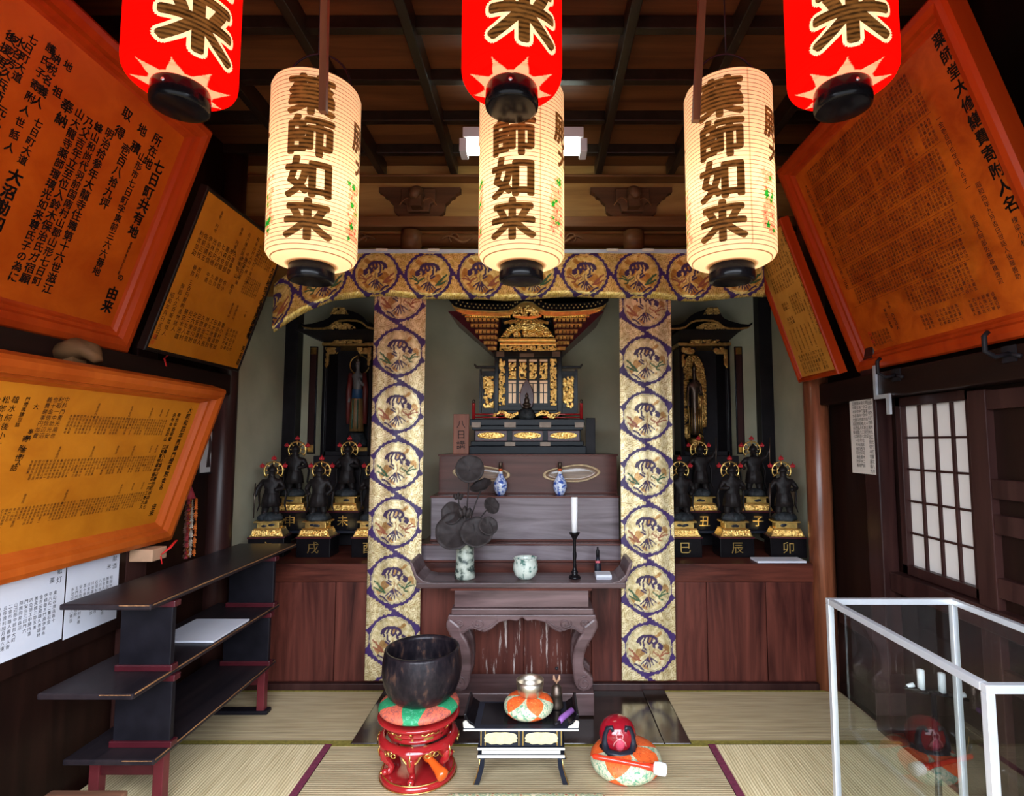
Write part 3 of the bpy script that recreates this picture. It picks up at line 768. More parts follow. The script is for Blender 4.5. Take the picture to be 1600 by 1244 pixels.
tag(m.build('paper_sheet', PAPER), 'white sheets of paper lying on the middle tier of the black shelf', 'paper')

# low wooden stand at the bottom left corner
t = thing('wooden_stand', 'worn brown wooden stand top at the bottom left corner of the photo', 'stand', (-1.49, 1.70, 0))
OLDW = wood('old_brown_wood', (.06, .026, .016, 1), (.24, .11, .06, 1), 'x', 1, rough=.5)
MB().bevbox(-.13, .125, -.22, .228, .275, .30, .006).build('top', OLDW, t)
for x in (-.09, .09):
    for y in (-.18, .18): MB().box(x - .02, x + .02, y - .02, y + .02, 0, .275).build('leg', OLDW, t)

# glass show case, aluminium edges
GLASS = NT('clear_glass')
gl = GLASS.node('ShaderNodeBsdfGlossy'); gl.inputs['Roughness'].default_value = .0
tp = GLASS.node('ShaderNodeBsdfTransparent'); tp.inputs[0].default_value = (.93, .96, .95, 1)
lw = GLASS.node('ShaderNodeLayerWeight'); lw.inputs[0].default_value = .5
pw = GLASS.node('ShaderNodeMath', operation='POWER'); pw.inputs[1].default_value = 3.2; GLASS.link(lw.outputs['Facing'], pw.inputs[0])
mu = GLASS.node('ShaderNodeMath', operation='MULTIPLY_ADD', use_clamp=True); mu.inputs[1].default_value = .92; mu.inputs[2].default_value = .07; GLASS.link(pw.outputs[0], mu.inputs[0])
mx = GLASS.node('ShaderNodeMixShader'); GLASS.link(mu.outputs[0], mx.inputs[0]); GLASS.link(tp.outputs[0], mx.inputs[1]); GLASS.link(gl.outputs[0], mx.inputs[2]); GLASS.link(mx.outputs[0], GLASS.out.inputs[0])
MATS['glass'] = GLASS.m
CX0, CX1, CY0, CY1, CZ1 = 1.03, 1.49, 1.315, 2.03, .895
t = thing('glass_showcase', 'empty glass showcase with silver aluminium edges by the right wall', 'showcase', (CX0, CY0, 0))
w_, d_ = CX1 - CX0, CY1 - CY0
e = .020
for (x, y) in ((0, 0), (w_ - e, 0), (0, d_ - e), (w_ - e, d_ - e)):
    MB().box(x, x + e, y, y + e, .10, CZ1 - e).build('corner_post', ALU, t, bevel=.002)
for z in (CZ1 - e, .08):
    MB().box(0, w_, 0, e, z, z + e).build('rail', ALU, t, bevel=.002); MB().box(0, w_, d_ - e, d_, z, z + e).build('rail', ALU, t, bevel=.002)
    MB().box(0, e, e, d_ - e, z, z + e).build('rail', ALU, t, bevel=.002); MB().box(w_ - e, w_, e, d_ - e, z, z + e).build('rail', ALU, t, bevel=.002)
g = [(-.0, .0)]
def pane(vs): MB().add(vs, [(0, 1, 2, 3)]).build('glass_pane', GLASS.m, t)
h0, h1 = .10, CZ1 - e
pane([(e / 2, e, h0), (e / 2, d_ - e, h0), (e / 2, d_ - e, h1), (e / 2, e, h1)]); pane([(w_ - e / 2, e, h0), (w_ - e / 2, d_ - e, h0), (w_ - e / 2, d_ - e, h1), (w_ - e / 2, e, h1)])
pane([(e, e / 2, h0), (w_ - e, e / 2, h0), (w_ - e, e / 2, h1), (e, e / 2, h1)]); pane([(e, d_ - e / 2, h0), (w_ - e, d_ - e / 2, h0), (w_ - e, d_ - e / 2, h1), (e, d_ - e / 2, h1)])
MB().box(0, w_, 0, d_, .0022, .08).build('base', BLACKLAC, t, bevel=.003)
# black candle stand with two white candles standing behind the case
p = at(1458, 1075, 2.20)
t = thing('candle_stand', 'black two armed stand with two white candles seen through the glass', 'candle stand', (p.x, 2.20, 0))
zc = p.z - .01
MB().lathe([(.09, 0), (.09, .012), (.03, .03), (.012, .05), (.010, zc - .01)], 20).build('pole', BLACKLAC, t)
m = MB(); m.tube([(-.11, 0, zc + .012), (0, 0, zc - .005), (.13, 0, zc - .035)], [.010, .014, .010], 10, .6)
for x, z in ((-.045, .0), (.035, -.012)): m.lathe([(.002, -.01), (.034, .0), (.034, .006)], 18, c=(x, 0, zc + z))
m.build('candle_arm', BLACKLAC, t)
for x, z in ((-.045, .005), (.035, -.008)): MB().lathe([(.013, 0), (.013, .072), (.003, .076)], 16, c=(x, 0, zc + z)).build('candle', WAX, t)
m = MB(); m.tube([(-.10, 0, zc + .016), (-.075, .0, zc + .022)], [.007, .009], 8); m.tube([(.085, 0, zc - .02), (.12, 0, zc - .016)], [.007, .010], 8); m.build('wax_stub', WAX, t)

# ================================================================ PAPER LANTERNS
def lantern_paper(name, base, emis, e_str, tcol, tmix):
    """thin paper: lets the bulb's light through and glows with it; ribs show as fine darker lines"""
    t = NT(name)
    at_ = t.node('ShaderNodeAttribute', attribute_name='pat')
    tc = t.node('ShaderNodeTexCoord'); sp = t.node('ShaderNodeSeparateXYZ'); t.link(tc.outputs['Object'], sp.inputs[0])
    mu = t.node('ShaderNodeMath', operation='MULTIPLY'); mu.inputs[1].default_value = 2 * PI / .0128; t.link(sp.outputs['Z'], mu.inputs[0])
    si = t.node('ShaderNodeMath', operation='SINE'); t.link(mu.outputs[0], si.inputs[0])
    rib = t.ramp(si.outputs[0], [(.78, (1, 1, 1, 1)), (.96, (.30, .21, .14, 1))])
    m1 = t.node('ShaderNodeMix', data_type='RGBA', blend_type='MULTIPLY'); m1.inputs[0].default_value = 1.0 if base == 'w' else .25
    t.link(at_.outputs['Color'], m1.inputs[6]); t.link(rib, m1.inputs[7])
    m2 = t.node('ShaderNodeMix', data_type='RGBA', blend_type='MULTIPLY'); m2.inputs[0].default_value = 1.0
    t.link(m1.outputs[2], m2.inputs[6]); m2.inputs[7].default_value = emis
    em = t.node('ShaderNodeEmission'); em.inputs[1].default_value = e_str; t.link(m2.outputs[2], em.inputs[0])
    m3 = t.node('ShaderNodeMix', data_type='RGBA', blend_type='MULTIPLY'); m3.inputs[0].default_value = 1.0
    t.link(m1.outputs[2], m3.inputs[6]); m3.inputs[7].default_value = tcol
    tr = t.node('ShaderNodeBsdfTranslucent'); t.link(m3.outputs[2], tr.inputs[0])
    df = t.node('ShaderNodeBsdfDiffuse'); t.link(m3.outputs[2], df.inputs[0])
    mx = t.node('ShaderNodeMixShader'); mx.inputs[0].default_value = tmix; t.link(df.outputs[0], mx.inputs[1]); t.link(tr.outputs[0], mx.inputs[2])
    ad = t.node('ShaderNodeAddShader'); t.link(em.outputs[0], ad.inputs[0]); t.link(mx.outputs[0], ad.inputs[1]); t.link(ad.outputs[0], t.out.inputs[0])
    MATS[name] = t.m; return t.m
WPAPER = lantern_paper('cream_lantern_paper', 'w', (1.0, .68, .38, 1), .38, (.95, .78, .55, 1), .8)
RPAPER = lantern_paper('red_lantern_paper', 'r', (1.0, .8, .7, 1), .95, (.9, .6, .5, 1), .7)
def glowing_ink(name, c, e):
    t = NT(name); tc = t.node('ShaderNodeTexCoord'); sp = t.node('ShaderNodeSeparateXYZ'); t.link(tc.outputs['Object'], sp.inputs[0])
    mu = t.node('ShaderNodeMath', operation='MULTIPLY'); mu.inputs[1].default_value = 2 * PI / .0128; t.link(sp.outputs['Z'], mu.inputs[0])
    si = t.node('ShaderNodeMath', operation='SINE'); t.link(mu.outputs[0], si.inputs[0])
    n = t.noise(t.coords((1, 1, 3)), 30, 3)
    ad = t.node('ShaderNodeMath', operation='MULTIPLY_ADD'); ad.inputs[1].default_value = .18; t.link(si.outputs[0], ad.inputs[0]); t.link(n, ad.inputs[2])
    col = t.ramp(ad.outputs[0], [(.35, tuple(k * 1.5 for k in c[:3]) + (1,)), (.75, tuple(k * .25 for k in c[:3]) + (1,))])
    t.link(col, t.b.inputs['Base Color']); t.link(col, t.b.inputs['Emission Color']); t.b.inputs['Emission Strength'].default_value = e
    return t.done(.7, 0, .1)
LINK = glowing_ink('lantern_ink', (.10, .038, .008, 1), 1.0)       # ink on lit paper lets a little light through
LOUT = NT('lantern_cream_outline'); LOUT.b.inputs['Base Color'].default_value = (.9, .7, .42, 1)
LOUT.b.inputs['Emission Color'].default_value = (1, .68, .36, 1); LOUT.b.inputs['Emission Strength'].default_value = .85; LOUT = LOUT.done(.8, 0, .1)

def clip_x(poly, x, keep_right):
    out = []; n = len(poly)
    for k in range(n):
        a, b = poly[k], poly[(k + 1) % n]
        ia, ib = (a[0] >= x) == keep_right or a[0] == x, (b[0] >= x) == keep_right or b[0] == x
        if ia: out.append(a)
        if ia != ib:
            t = (x - a[0]) / (b[0] - a[0]); out.append((x, a[1] + (b[1] - a[1]) * t))
    return out
def wrap_text(T, R, name, mat, parent, lift, phi0=0.0, dx=.009):
    """cuts flat lettering into narrow upright slices and lays it round the lantern"""
    P = np.concatenate(T.p); m = MB()
    for f in T.f:
        poly = [(float(P[i][0]), float(P[i][1])) for i in f]
        k0, k1 = math.floor(min(p[0] for p in poly) / dx), math.floor(max(p[0] for p in poly) / dx)
        for k in range(k0, k1 + 1):
            q = clip_x(poly, k * dx, True) if k > k0 else poly
            if k < k1 and len(q) > 2: q = clip_x(q, (k + 1) * dx, False)
            if len(q) > 2:
                m.add([((R + lift) * math.sin(x / R + phi0), -(R + lift) * math.cos(x / R + phi0), y) for x, y in q], [tuple(range(len(q)))])
    return m.build(name, mat, parent)

def paper_body(prof, R, n, colfn, mat, parent, name='paper_body'):
    """open lathe with a colour per point"""
    vs, fs, cl = [], [], []; m = len(prof)
    for r, z in prof:
        for k in range(n):
            a = 2 * PI * k / n; vs.append((r * math.sin(a), -r * math.cos(a), z)); cl.append(colfn(a, z, r))
    for j in range(m - 1):
        for k in range(n): fs.append((j * n + k, j * n + (k + 1) % n, (j + 1) * n + (k + 1) % n, (j + 1) * n + k))
    o = MB().add(vs, fs, True).build(name, mat, parent)
    ca = o.data.color_attributes.new('pat', 'FLOAT_COLOR', 'POINT')
    ca.data.foreach_set('color', np.array(cl, dtype=np.float32).ravel())
    return o
def bulb(parent, z, power, col):
    l = bpy.data.lights.new('bulb', 'POINT'); l.energy = power; l.color = col; l.shadow_soft_size = .025
    o = bpy.data.objects.new('bulb', l); COL.objects.link(o); o.parent = parent; o.location = (0, 0, z)

LR = .137
rf = random.Random(11)
def flower_field():
    """sprays of pink blossoms and green leaves on both flanks: list of (phi, z, radius, colour)"""
    L = []
    for side, p0 in ((1, 1.02), (-1, -1.0)):
        for k in range(46):
            z = rf.uniform(.06, .24); ph = p0 + side * .10 + rf.uniform(-.20, .22)
            L.append((ph, z, rf.uniform(.007, .012), (1.0, .55, .52, 1)))
            if rf.random() < .55: L.append((ph, z, .0034, (.85, .09, .07, 1)))
        for k in range(9):
            z = rf.choice((.075, .10, .16, .17, .235)) + rf.uniform(-.012, .012); L.append((p0 + side * .12 + rf.uniform(-.2, .2), z, rf.uniform(.006, .010), (.02, .42, .07, 1)))
    return L
def white_lantern(u, label, phi0, y=1.72):
    phi0 += math.atan2(-at(u, 300, y).x, y)
    zb, zt = at(u, 411, y).z, at(u, 143, y).z
    x = at(u, 300, y).x; H = zt - zb
    t = thing('paper_lantern', label, 'lantern', (x, y, zb), 'cream lanterns with black writing', rz=0)
    FL = flower_field()
    def colfn(a, z, r):
        a2 = a if a < PI else a - 2 * PI
        c = (1, 1, 1, 1)
        if r > LR * .98:
            for ph, fz, fr, fc in FL:
                dp = (a2 - ph - phi0 + PI) % (2 * PI) - PI
                if abs(z - fz) < fr * 1.4 and math.hypot(dp * LR, z - fz) < fr * (1 + .35 * math.sin(5 * math.atan2(z - fz, dp * LR))): c = fc
            for ph in (-1.9, -1.15, .62, 1.4, 2.2): 
                if abs(a2 - ph - phi0) < .010: c = (.62, .55, .45, 1)
        return c
    prof = [(LR * .42, -.010), (LR * .62, -.008), (LR * .82, -.002), (LR * .94, .008), (LR, .022)]
    prof += [(LR, .022 + (H - .044) * k / 150) for k in range(1, 151)] + [(LR * .96, H - .008), (LR * .86, H)]
    paper_body(prof, LR, 220, colfn, WPAPER, t)
    T = Text2D(); cs = (H - .058) / 4
    for k, c in enumerate('藥師如来'): T.bold(c, 0, H - .036 - cs * (k + .5), cs * 1.0, cs * .046, n=14, sx=1.10)
    wrap_text(T, LR, 'lettering', LINK, t, .0012, phi0)
    T = Text2D(); T.bold('殿', 0, H * .70, .11, .003); T.bold('大', 0, H * .55, .07, .003); wrap_text(T, LR, 'side_lettering', LINK, t, .0012, phi0 + 1.40)
    T = Text2D(); T.bold('水', 0, H * .70, .10, .003); wrap_text(T, LR, 'side_lettering', LINK, t, .0012, phi0 - 1.50)
    MB().lathe([(LR * .40, -.062), (LR * .50, -.060), (LR * .52, -.052), (LR * .50, -.012), (LR * .44, -.006)], 40).build('bottom_cap', BLACKLAC, t)
    MB().lathe([(LR * .86, H - .004), (LR * .84, H + .006), (LR * .74, H + .007), (LR * .55, H + .004)], 40).build('top_cap', BLACKMAT, t)
    m = MB(); m.tube([(LR * .8 * math.cos(PI * k / 16), 0, H + .004 + .125 * math.sin(PI * k / 16)) for k in range(17)], .0035, 8)
    m.tube([(0, 0, H + .129), (0, 0, CZ - .115 - zb)], .0025, 6); m.build('wire_handle', BLACKMAT, t)
    bulb(t, H * .36, 1.2, (1, .80, .52))
    return t
white_lantern(491, 'leftmost cream paper lantern with black writing, beside the left wooden strip', -.12)
white_lantern(815, 'middle cream paper lantern, its top hidden behind a red lantern', -.20)
white_lantern(1140, 'rightmost cream paper lantern with black writing, beside the right wooden strip', -.16)

def red_lantern(u, label, y=1.435):
    phi = math.atan2(-at(u, 100, y).x, y) + .22
    zb = at(u, 130, y).z; x = at(u, 100, y).x; R = .137; H = .62
    t = thing('red_paper_lantern', label, 'lantern', (x, y, zb), 'red lanterns with outlined writing')
    RED = (1.0, .004, .002, 1); CR = (1.0, .62, .36, 1)
    K = 8
    def colfn(a, z, r):
        if z < .001:
            f = (r / R - .52) / .40; q = ((a / (2 * PI) * K) % 1) - .5
            return CR if abs(q) < .42 * max(0, 1 - f / .92) ** 1.7 + (.5 if f < .10 else 0) else RED
        return RED
    prof = [(R * (.50 + .40 * k / 20), -.016 + .012 * k / 20) for k in range(21)] + [(R * .95, .002), (R * .985, .012), (R, .028)] + [(R, .028 + (H - .046) * k / 60) for k in range(1, 61)] + [(R * .9, H)]
    paper_body(prof, R, 270, colfn, RPAPER, t)
    T = Text2D(); O = Text2D()
    for k, c in enumerate('来如'):
        T.bold(c, 0, (.106 + .200 * k), .192, .0075, sx=.98); O.bold(c, 0, (.106 + .200 * k), .192, .0170, 16, sx=.98)
    wrap_text(O, R, 'lettering_outline', LOUT, t, .0010, phi); wrap_text(T, R, 'lettering', LINK, t, .0020, phi)
    m = MB(); m.lathe([(R * .46, -.075), (R * .52, -.072), (R * .535, -.060), (R * .52, -.022), (R * .48, -.012)], 44); m.build('bottom_cap', BLACKLAC, t)
    m = MB()
    for k in range(3): m.lathe([(.004, -.0005), (.005, .002)], 10, M=Matrix.Rotation(2.2 * k - 2.2, 4, 'Z') @ Matrix.Translation((0, -R * .525, -.038)) @ Matrix.Rotation(PI / 2, 4, 'X'))
    m.build('rivet', ALU, t)
    MB().lathe([(R * .9, H - .002), (R * .82, H + .045), (R * .7, H + .046)], 40).build('top_cap', BLACKMAT, t)
    m = MB(); m.tube([(R * .75 * math.cos(PI * k / 16), 0, H + .04 + .07 * math.sin(PI * k / 16)) for k in range(17)], .0035, 8)
    m.tube([(0, 0, H + .11), (0, 0, CZ - .115 - zb)], .0025, 6); m.build('wire_handle', BLACKMAT, t)
    bulb(t, H * .5, .8, (1, .55, .3))
red_lantern(285, 'left red paper lantern overlapping the big red board, cut by the top edge')
red_lantern(800, 'middle red paper lantern in front of a cream one, cut by the top edge')
red_lantern(1314, 'right red paper lantern overlapping the right wall board, cut by the top edge')

# wooden strips hanging from the ceiling in front of the outer cream lanterns
STRIPW = wood('strip_wood', (.10, .030, .014, 1), (.22, .075, .034, 1), 'z', 1, rough=.4)
for i, (u0, u1, v) in enumerate(((508, 505, 176), (1097, 1087, 190))):
    y = 1.50; b0 = at(u1, v, y); top = at(u0, 0, y)
    m = MB(); w_ = .010; k = (top.x - b0.x) / (top.z - b0.z); zt = CZ - .064; xt = b0.x + k * (zt - b0.z)
    m.hexa([(b0.x - w_, y - .009, b0.z), (b0.x + w_, y - .009, b0.z), (b0.x + w_, y + .009, b0.z), (b0.x - w_, y + .009, b0.z)],
           [(xt - w_, y - .009, zt), (xt + w_, y - .009, zt), (xt + w_, y + .009, zt), (xt - w_, y + .009, zt)])
    tag(m.build('wooden_strip', STRIPW), ('brown wooden strip hanging in front of the leftmost cream lantern', 'brown wooden strip hanging in front of the rightmost cream lantern')[i], 'wooden strip')

# fluorescent ceiling light behind the middle lantern
t = thing('ceiling_light', 'white fluorescent ceiling light with lit tube behind the middle lanterns', 'ceiling light', (at(818, 195, 2.98).x, 2.98, CZ - .115))
MB().bevbox(-.335, .335, -.06, .06, -.05, .01, .006).build('housing', plain('white_enamel', (.62, .62, .66, 1), .4, var=.03), t)
for s in (-1, 1): MB().bevbox(s * .335 - .02, s * .335 + .02, -.05, .05, -.125, -.05, .004).build('end_bracket', MATS['white_enamel'], t)
TUBE = NT('lit_tube'); TUBE.b.inputs['Emission Color'].default_value = (.86, 1.0, .86, 1); TUBE.b.inputs['Emission Strength'].default_value = 20.0; TUBE = TUBE.done(.5)
for y in (-.028, .028): MB().tube([(-.312, y, -.092), (.312, y, -.092)], .016, 14).build('fluorescent_tube', TUBE, t)

# ================================================================ GOLD BROCADE HANGINGS
BRO = NT('gold_brocade')
a_ = BRO.node('ShaderNodeAttribute', attribute_name='pat'); g_ = BRO.node('ShaderNodeAttribute', attribute_name='gold')
BRO.link(a_.outputs['Color'], BRO.b.inputs['Base Color'])
ml = BRO.node('ShaderNodeMath', operation='MULTIPLY'); ml.inputs[1].default_value = .62; BRO.link(g_.outputs['Fac'], ml.inputs[0]); BRO.link(ml.outputs[0], BRO.b.inputs['Metallic'])
nz = BRO.noise(BRO.coords((1, 1, 1)), 90, 3); BRO.bump(nz, .5, .004)
BRO = BRO.done(.40, 0, .4)
def strokes():
    S = []                                  # (points, half width, colour key) in roundel units
    S.append(([(-.48, .28), (-.42, .42), (-.25, .52), (0, .54), (.2, .50), (.33, .40), (.36, .28), (.28, .22)], .045, 'd'))
    for p in ([(-.30, .48), (-.40, .30), (-.36, .16)], [(-.14, .50), (-.24, .30), (-.22, .10)], [(0, .48), (-.06, .28), (.02, .18), (.10, .26)], [(.16, .44), (.12, .30), (.20, .16), (.26, .10)],
              [(-.22, .02), (-.12, -.06)], [(-.30, -.06), (-.12, -.18)], [(.18, .10), (.26, .02)]): S.append((p, .028, 'd'))
    S.append(([(.46, .18), (.56, .10), (.54, -.02), (.46, .04)], .05, 'd'))
    S.append(([(.30 + .20 * math.cos(q * .5) * (1 - q / 24), -.24 + .20 * math.sin(q * .5) * (1 - q / 24)) for q in range(16)], .012, 'm'))
    for p in ([(.20, -.14), (.34, -.26), (.52, -.32), (.70, -.22), (.88, -.20)], [(.52, -.32), (.60, -.16), (.76, -.06)], [(.44, -.30), (.50, -.44), (.62, -.46)]): S.append((p, .022, 'c'))
    for p in ([(-.86, -.02), (-.66, -.20), (-.50, -.34), (-.40, -.50), (-.60, -.46), (-.84, -.30)], [(-.72, -.10), (-.62, -.30), (-.42, -.44)], [(-.70, -.38), (-.52, -.48), (-.36, -.52)]): S.append((p, .026, 'c'))
    for q in ((-.34, -.66), (-.22, -.76), (-.08, -.80), (.06, -.78), (.20, -.70), (.36, -.60), (.12, -.52), (-.14, -.50)): S.append(([(0, -.34), (q[0] * .6, q[1] * .8), q], .020, 'd'))
    S.append(([(-.60, -.66), (-.42, -.74), (-.26, -.90)], .03, 'd')); S.append(([(.02, -.02), (.06, -.18), (0, -.34), (.05, -.50)], .018, 'm'))
    return S
STR = strokes()
def seg_dist(px, py, pts):
    d = np.full(px.shape, 9.0)
    for (ax, ay), (bx, by) in zip(pts[:-1], pts[1:]):
        vx, vy = bx - ax, by - ay; L = vx * vx + vy * vy + 1e-9
        tt = np.clip(((px - ax) * vx + (py - ay) * vy) / L, 0, 1)
        d = np.minimum(d, np.hypot(px - ax - tt * vx, py - ay - tt * vy))
    return d
def brocade(xx, yy, W, pitch, y0, rd, rot, G0, G1):
    """colour and gold mask of the woven pattern: xx across (centre 0), yy along"""
    k = np.floor((yy - y0) / pitch + .5); y = yy - y0 - k * pitch; r = np.hypot(xx, y); th = np.arctan2(y, xx)
    rng = np.random.RandomState(4)
    disc = r < rd * (1 + .012 * np.sin(th * 22))
    yo = np.abs(y) - pitch / 2
    side = np.where(xx < 0, .010, -.010); yo2 = np.where(y > 0, y - pitch / 2, y + pitch / 2) + side
    tri = (np.abs(yo2) < .105 * np.clip((np.abs(xx) - .004) / (W / 2), 0, 1) + .003 * np.sin(xx * 330)) & (r > rd * 1.13 + .003 * np.sin(th * 30))
    lens = (np.abs(y) < .050 * np.sqrt(np.clip((np.abs(xx) - rd * .99) / (W / 2 - rd * .99 + 1e-6), 0, 1))) & (r > rd * 1.045)
    gold = disc | tri | lens
    n1 = .5 + .5 * np.sin(xx * 61 + 3 * np.sin(yy * 47)) * np.sin(yy * 53 + 2 * np.sin(xx * 71))
    G0 = np.array(G0); G1 = np.array(G1); P = np.array([.035, .012, .085])
    c = G0 + (G1 - G0) * n1[..., None]
    # cloud curls: rings about scattered centres
    sx = rng.uniform(-W / 2, W / 2, 60); sy = rng.uniform(-pitch / 2, pitch / 2, 60)
    d = np.full(xx.shape, 9.0)
    yc = np.where(y > 0, y - pitch / 2, y + pitch / 2)
    for a, b in zip(sx, sy): d = np.minimum(d, np.hypot(xx - a, yc - b))
    ringl = ((d / .0125) % 1) < .22
    c = np.where((ringl & (tri | lens))[..., None], c * np.array([.55, .42, .30]), c)
    # dragon roundels
    px, py = xx / rd, y / rd
    if rot: px, py = -py, px
    scal = (np.sin(px * 46 + 6 * np.sin(py * 5)) * np.sin(py * 46 + 6 * np.sin(px * 5))) > .55
    c = np.where((disc & scal & (r < rd * .9))[..., None], c * np.array([.78, .68, .56]), c)
    c = np.where((disc & (np.abs(r - rd * .955) < .0022))[..., None], c * .5, c)
    pat = disc & (np.sin(px * 4.2 + 1.1 + np.sin(py * 7)) * np.sin(py * 3.6 - .4 + np.sin(px * 6)) > (.30 if rot else .52)) & (r < rd * .9)
    c = np.where(pat[..., None], c * np.array([.62, .42, .28]), c)
    met = gold.astype(float)
    green = (np.mod(k, 2) == 0)
    for pts, hw, key in STR:
        hit = disc & (seg_dist(px, py, pts) < hw * (1.6 if rot else 1.35)) & (r < rd * .95)
        if key == 'd': col = np.broadcast_to(np.array([.035, .015, .06]), c.shape)
        elif key == 'm': col = np.broadcast_to(np.array([.30, .16, .06]), c.shape)
        else: col = np.where(green[..., None], np.array([.03, .085, .035]), np.array([.26, .075, .035]))
        c = np.where(hit[..., None], col, c); met = np.where(hit, 0.0, met)
    c = np.where(gold[..., None], c, P)
    return c, met
def cloth_obj(name, parent, nu, nv, P, c, met, thick=.003):
    """P: (nv,nu,3) grid of points"""
    me = bpy.data.meshes.new(name)
    idx = np.arange(nu * nv).reshape(nv, nu)
    f = np.stack([idx[:-1, :-1], idx[:-1, 1:], idx[1:, 1:], idx[1:, :-1]], -1).reshape(-1, 4)
    me.from_pydata(P.reshape(-1, 3).tolist(), [], f.tolist())
    ca = me.color_attributes.new('pat', 'FLOAT_COLOR', 'POINT')
    ca.data.foreach_set('color', np.concatenate([c.reshape(-1, 3), np.ones((nu * nv, 1))], 1).astype(np.float32).ravel())
    ga = me.attributes.new('gold', 'FLOAT', 'POINT'); ga.data.foreach_set('value', met.astype(np.float32).ravel())
    me.materials.append(BRO); me.polygons.foreach_set('use_smooth', [True] * len(me.polygons)); me.update()
    o = bpy.data.objects.new(name, me); COL.objects.link(o); o.parent = parent
    so = o.modifiers.new('thick', 'SOLIDIFY'); so.thickness = thick; so.offset = 0
    return o
BY = 3.335
VY = 3.33
zv0, zv1 = at(822, 467, VY).z, at(822, 396, VY).z
def banner(label, uT, uB, phase):
    top, bot = at(uT, 468, BY), at(uB, 1064, BY - .005)
    W = .318; z0, z1 = bot.z, zv1 - .06; nu, nv = 92, 560
    x = np.linspace(-W / 2, W / 2, nu); z = np.linspace(z0, z1, nv); X, Z = np.meshgrid(x, z)
    c, met = brocade(X, Z, W, .341, phase, .134, False, (.52, .41, .20), (.80, .69, .43))  # paler golds: daylight on the banners put into the thread colour
    lean = (top.x - bot.x) * ((Z - z0) / (z1 - z0) - .5)
    Y = .006 * np.cos(X / W * PI) * -1 + .003 * np.sin(Z * 5 + X * 4) + .0015 * np.sin(X * 60)
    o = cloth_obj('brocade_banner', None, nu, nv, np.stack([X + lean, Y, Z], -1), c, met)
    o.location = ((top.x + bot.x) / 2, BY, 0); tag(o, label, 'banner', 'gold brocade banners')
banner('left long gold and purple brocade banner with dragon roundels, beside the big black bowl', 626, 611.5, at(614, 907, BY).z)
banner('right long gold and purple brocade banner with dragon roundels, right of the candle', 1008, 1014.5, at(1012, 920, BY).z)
t = thing('brocade_valance', 'wide gold and purple brocade valance with dragon roundels across the altar top', 'valance', (0, VY, 0))
x0, x1 = at(431, 470, VY).x, at(1192, 470, VY).x
nu, nv = 760, 80
x = np.linspace(x0, x1, nu); s = np.linspace(0, zv1 - zv0, nv); X, S = np.meshgrid(x, s)
H = zv1 - zv0
c, met = brocade(S - H / 2, X, H, at(671, 435, VY).x - at(590, 435, VY).x, at(671, 435, VY).x, .128, True, (.64, .46, .10), (.90, .73, .28))  # yellower golds: warm lantern light put into the thread colour
dz = -.24 * np.clip((-1.26 - X) / .40, 0, 1) ** 1.3
dz += .010 * np.sin(X * 5.2) * (1 - S / H) + .006 * np.sin(X * 11)
Y = -.030 * (1 - (S / H)) ** 2 * 0 + .008 * np.sin(X * 9) * (1 - S / H) + .004 * np.sin(X * 23 + S * 9)
Y += -.032
roll = np.clip((.035 - S) / .035, 0, 1); Y += .03 * roll ** 2
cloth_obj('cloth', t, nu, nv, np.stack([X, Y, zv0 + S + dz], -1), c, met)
m = MB(); m.box(-1.25, x1, -.045, -.025, zv1 - .012, zv1 + .010); m.build('hanging_rail', plain('grey_rail', (.40, .41, .46, 1), .5, var=.05), t)
m = MB()
for u in (600, 680, 770, 955, 1010): xx = at(u, 395, VY).x; m.box(xx - .035, xx + .035, -.055, -.0455, zv1 - .002, zv1 + .011)
m.build('tape_tab', plain('cream_tape', (.60, .52, .42, 1), .7, var=.05), t)

# ================================================================ ALTAR STEPS, OFFERING TABLE AND WHAT STANDS ON THEM
def px(Y, x0=0.0, z0=0.0):
    return lambda u, v: (at(u, v, Y).x - x0, at(u, v, Y).z - z0)
def relief(w, h, seed, depth=.010, n=60, hollow=.0, mask=None):
    n = int(max(n, 30 * w / min(w, h)))
    """carved openwork panel: swirling ridges standing out of a flat field; returns grid + height"""
    nv = max(8, int(n * h / w)); r = np.random.RandomState(seed)
    X, Z = np.meshgrid(np.linspace(0, w, n), np.linspace(0, h, nv)); s = min(w, h)
    D = np.full(X.shape, 9.0); 
    for _ in range(int(22 * max(w, h) / s) + 8):
        cx_, cz_, R = r.uniform(0, w), r.uniform(0, h), r.uniform(.10, .22) * s
        rr = np.hypot(X - cx_, Z - cz_); th = np.arctan2(Z - cz_, X - cx_)
        sp = np.abs(((rr / R * 2 + th / (2 * PI) * r.choice((-1, 1))) % 1) - .5) * R * .5
        D = np.minimum(D, np.where(rr < R, sp + np.clip(rr - R * .8, 0, 1) * .2, 9))
    Hh = np.clip(1 - D / (.055 * s), 0, 1) ** .5
    if mask is not None: Hh = Hh * mask(X / w * 2 - 1, Z / h * 2 - 1)
    return X, Z, Hh * depth
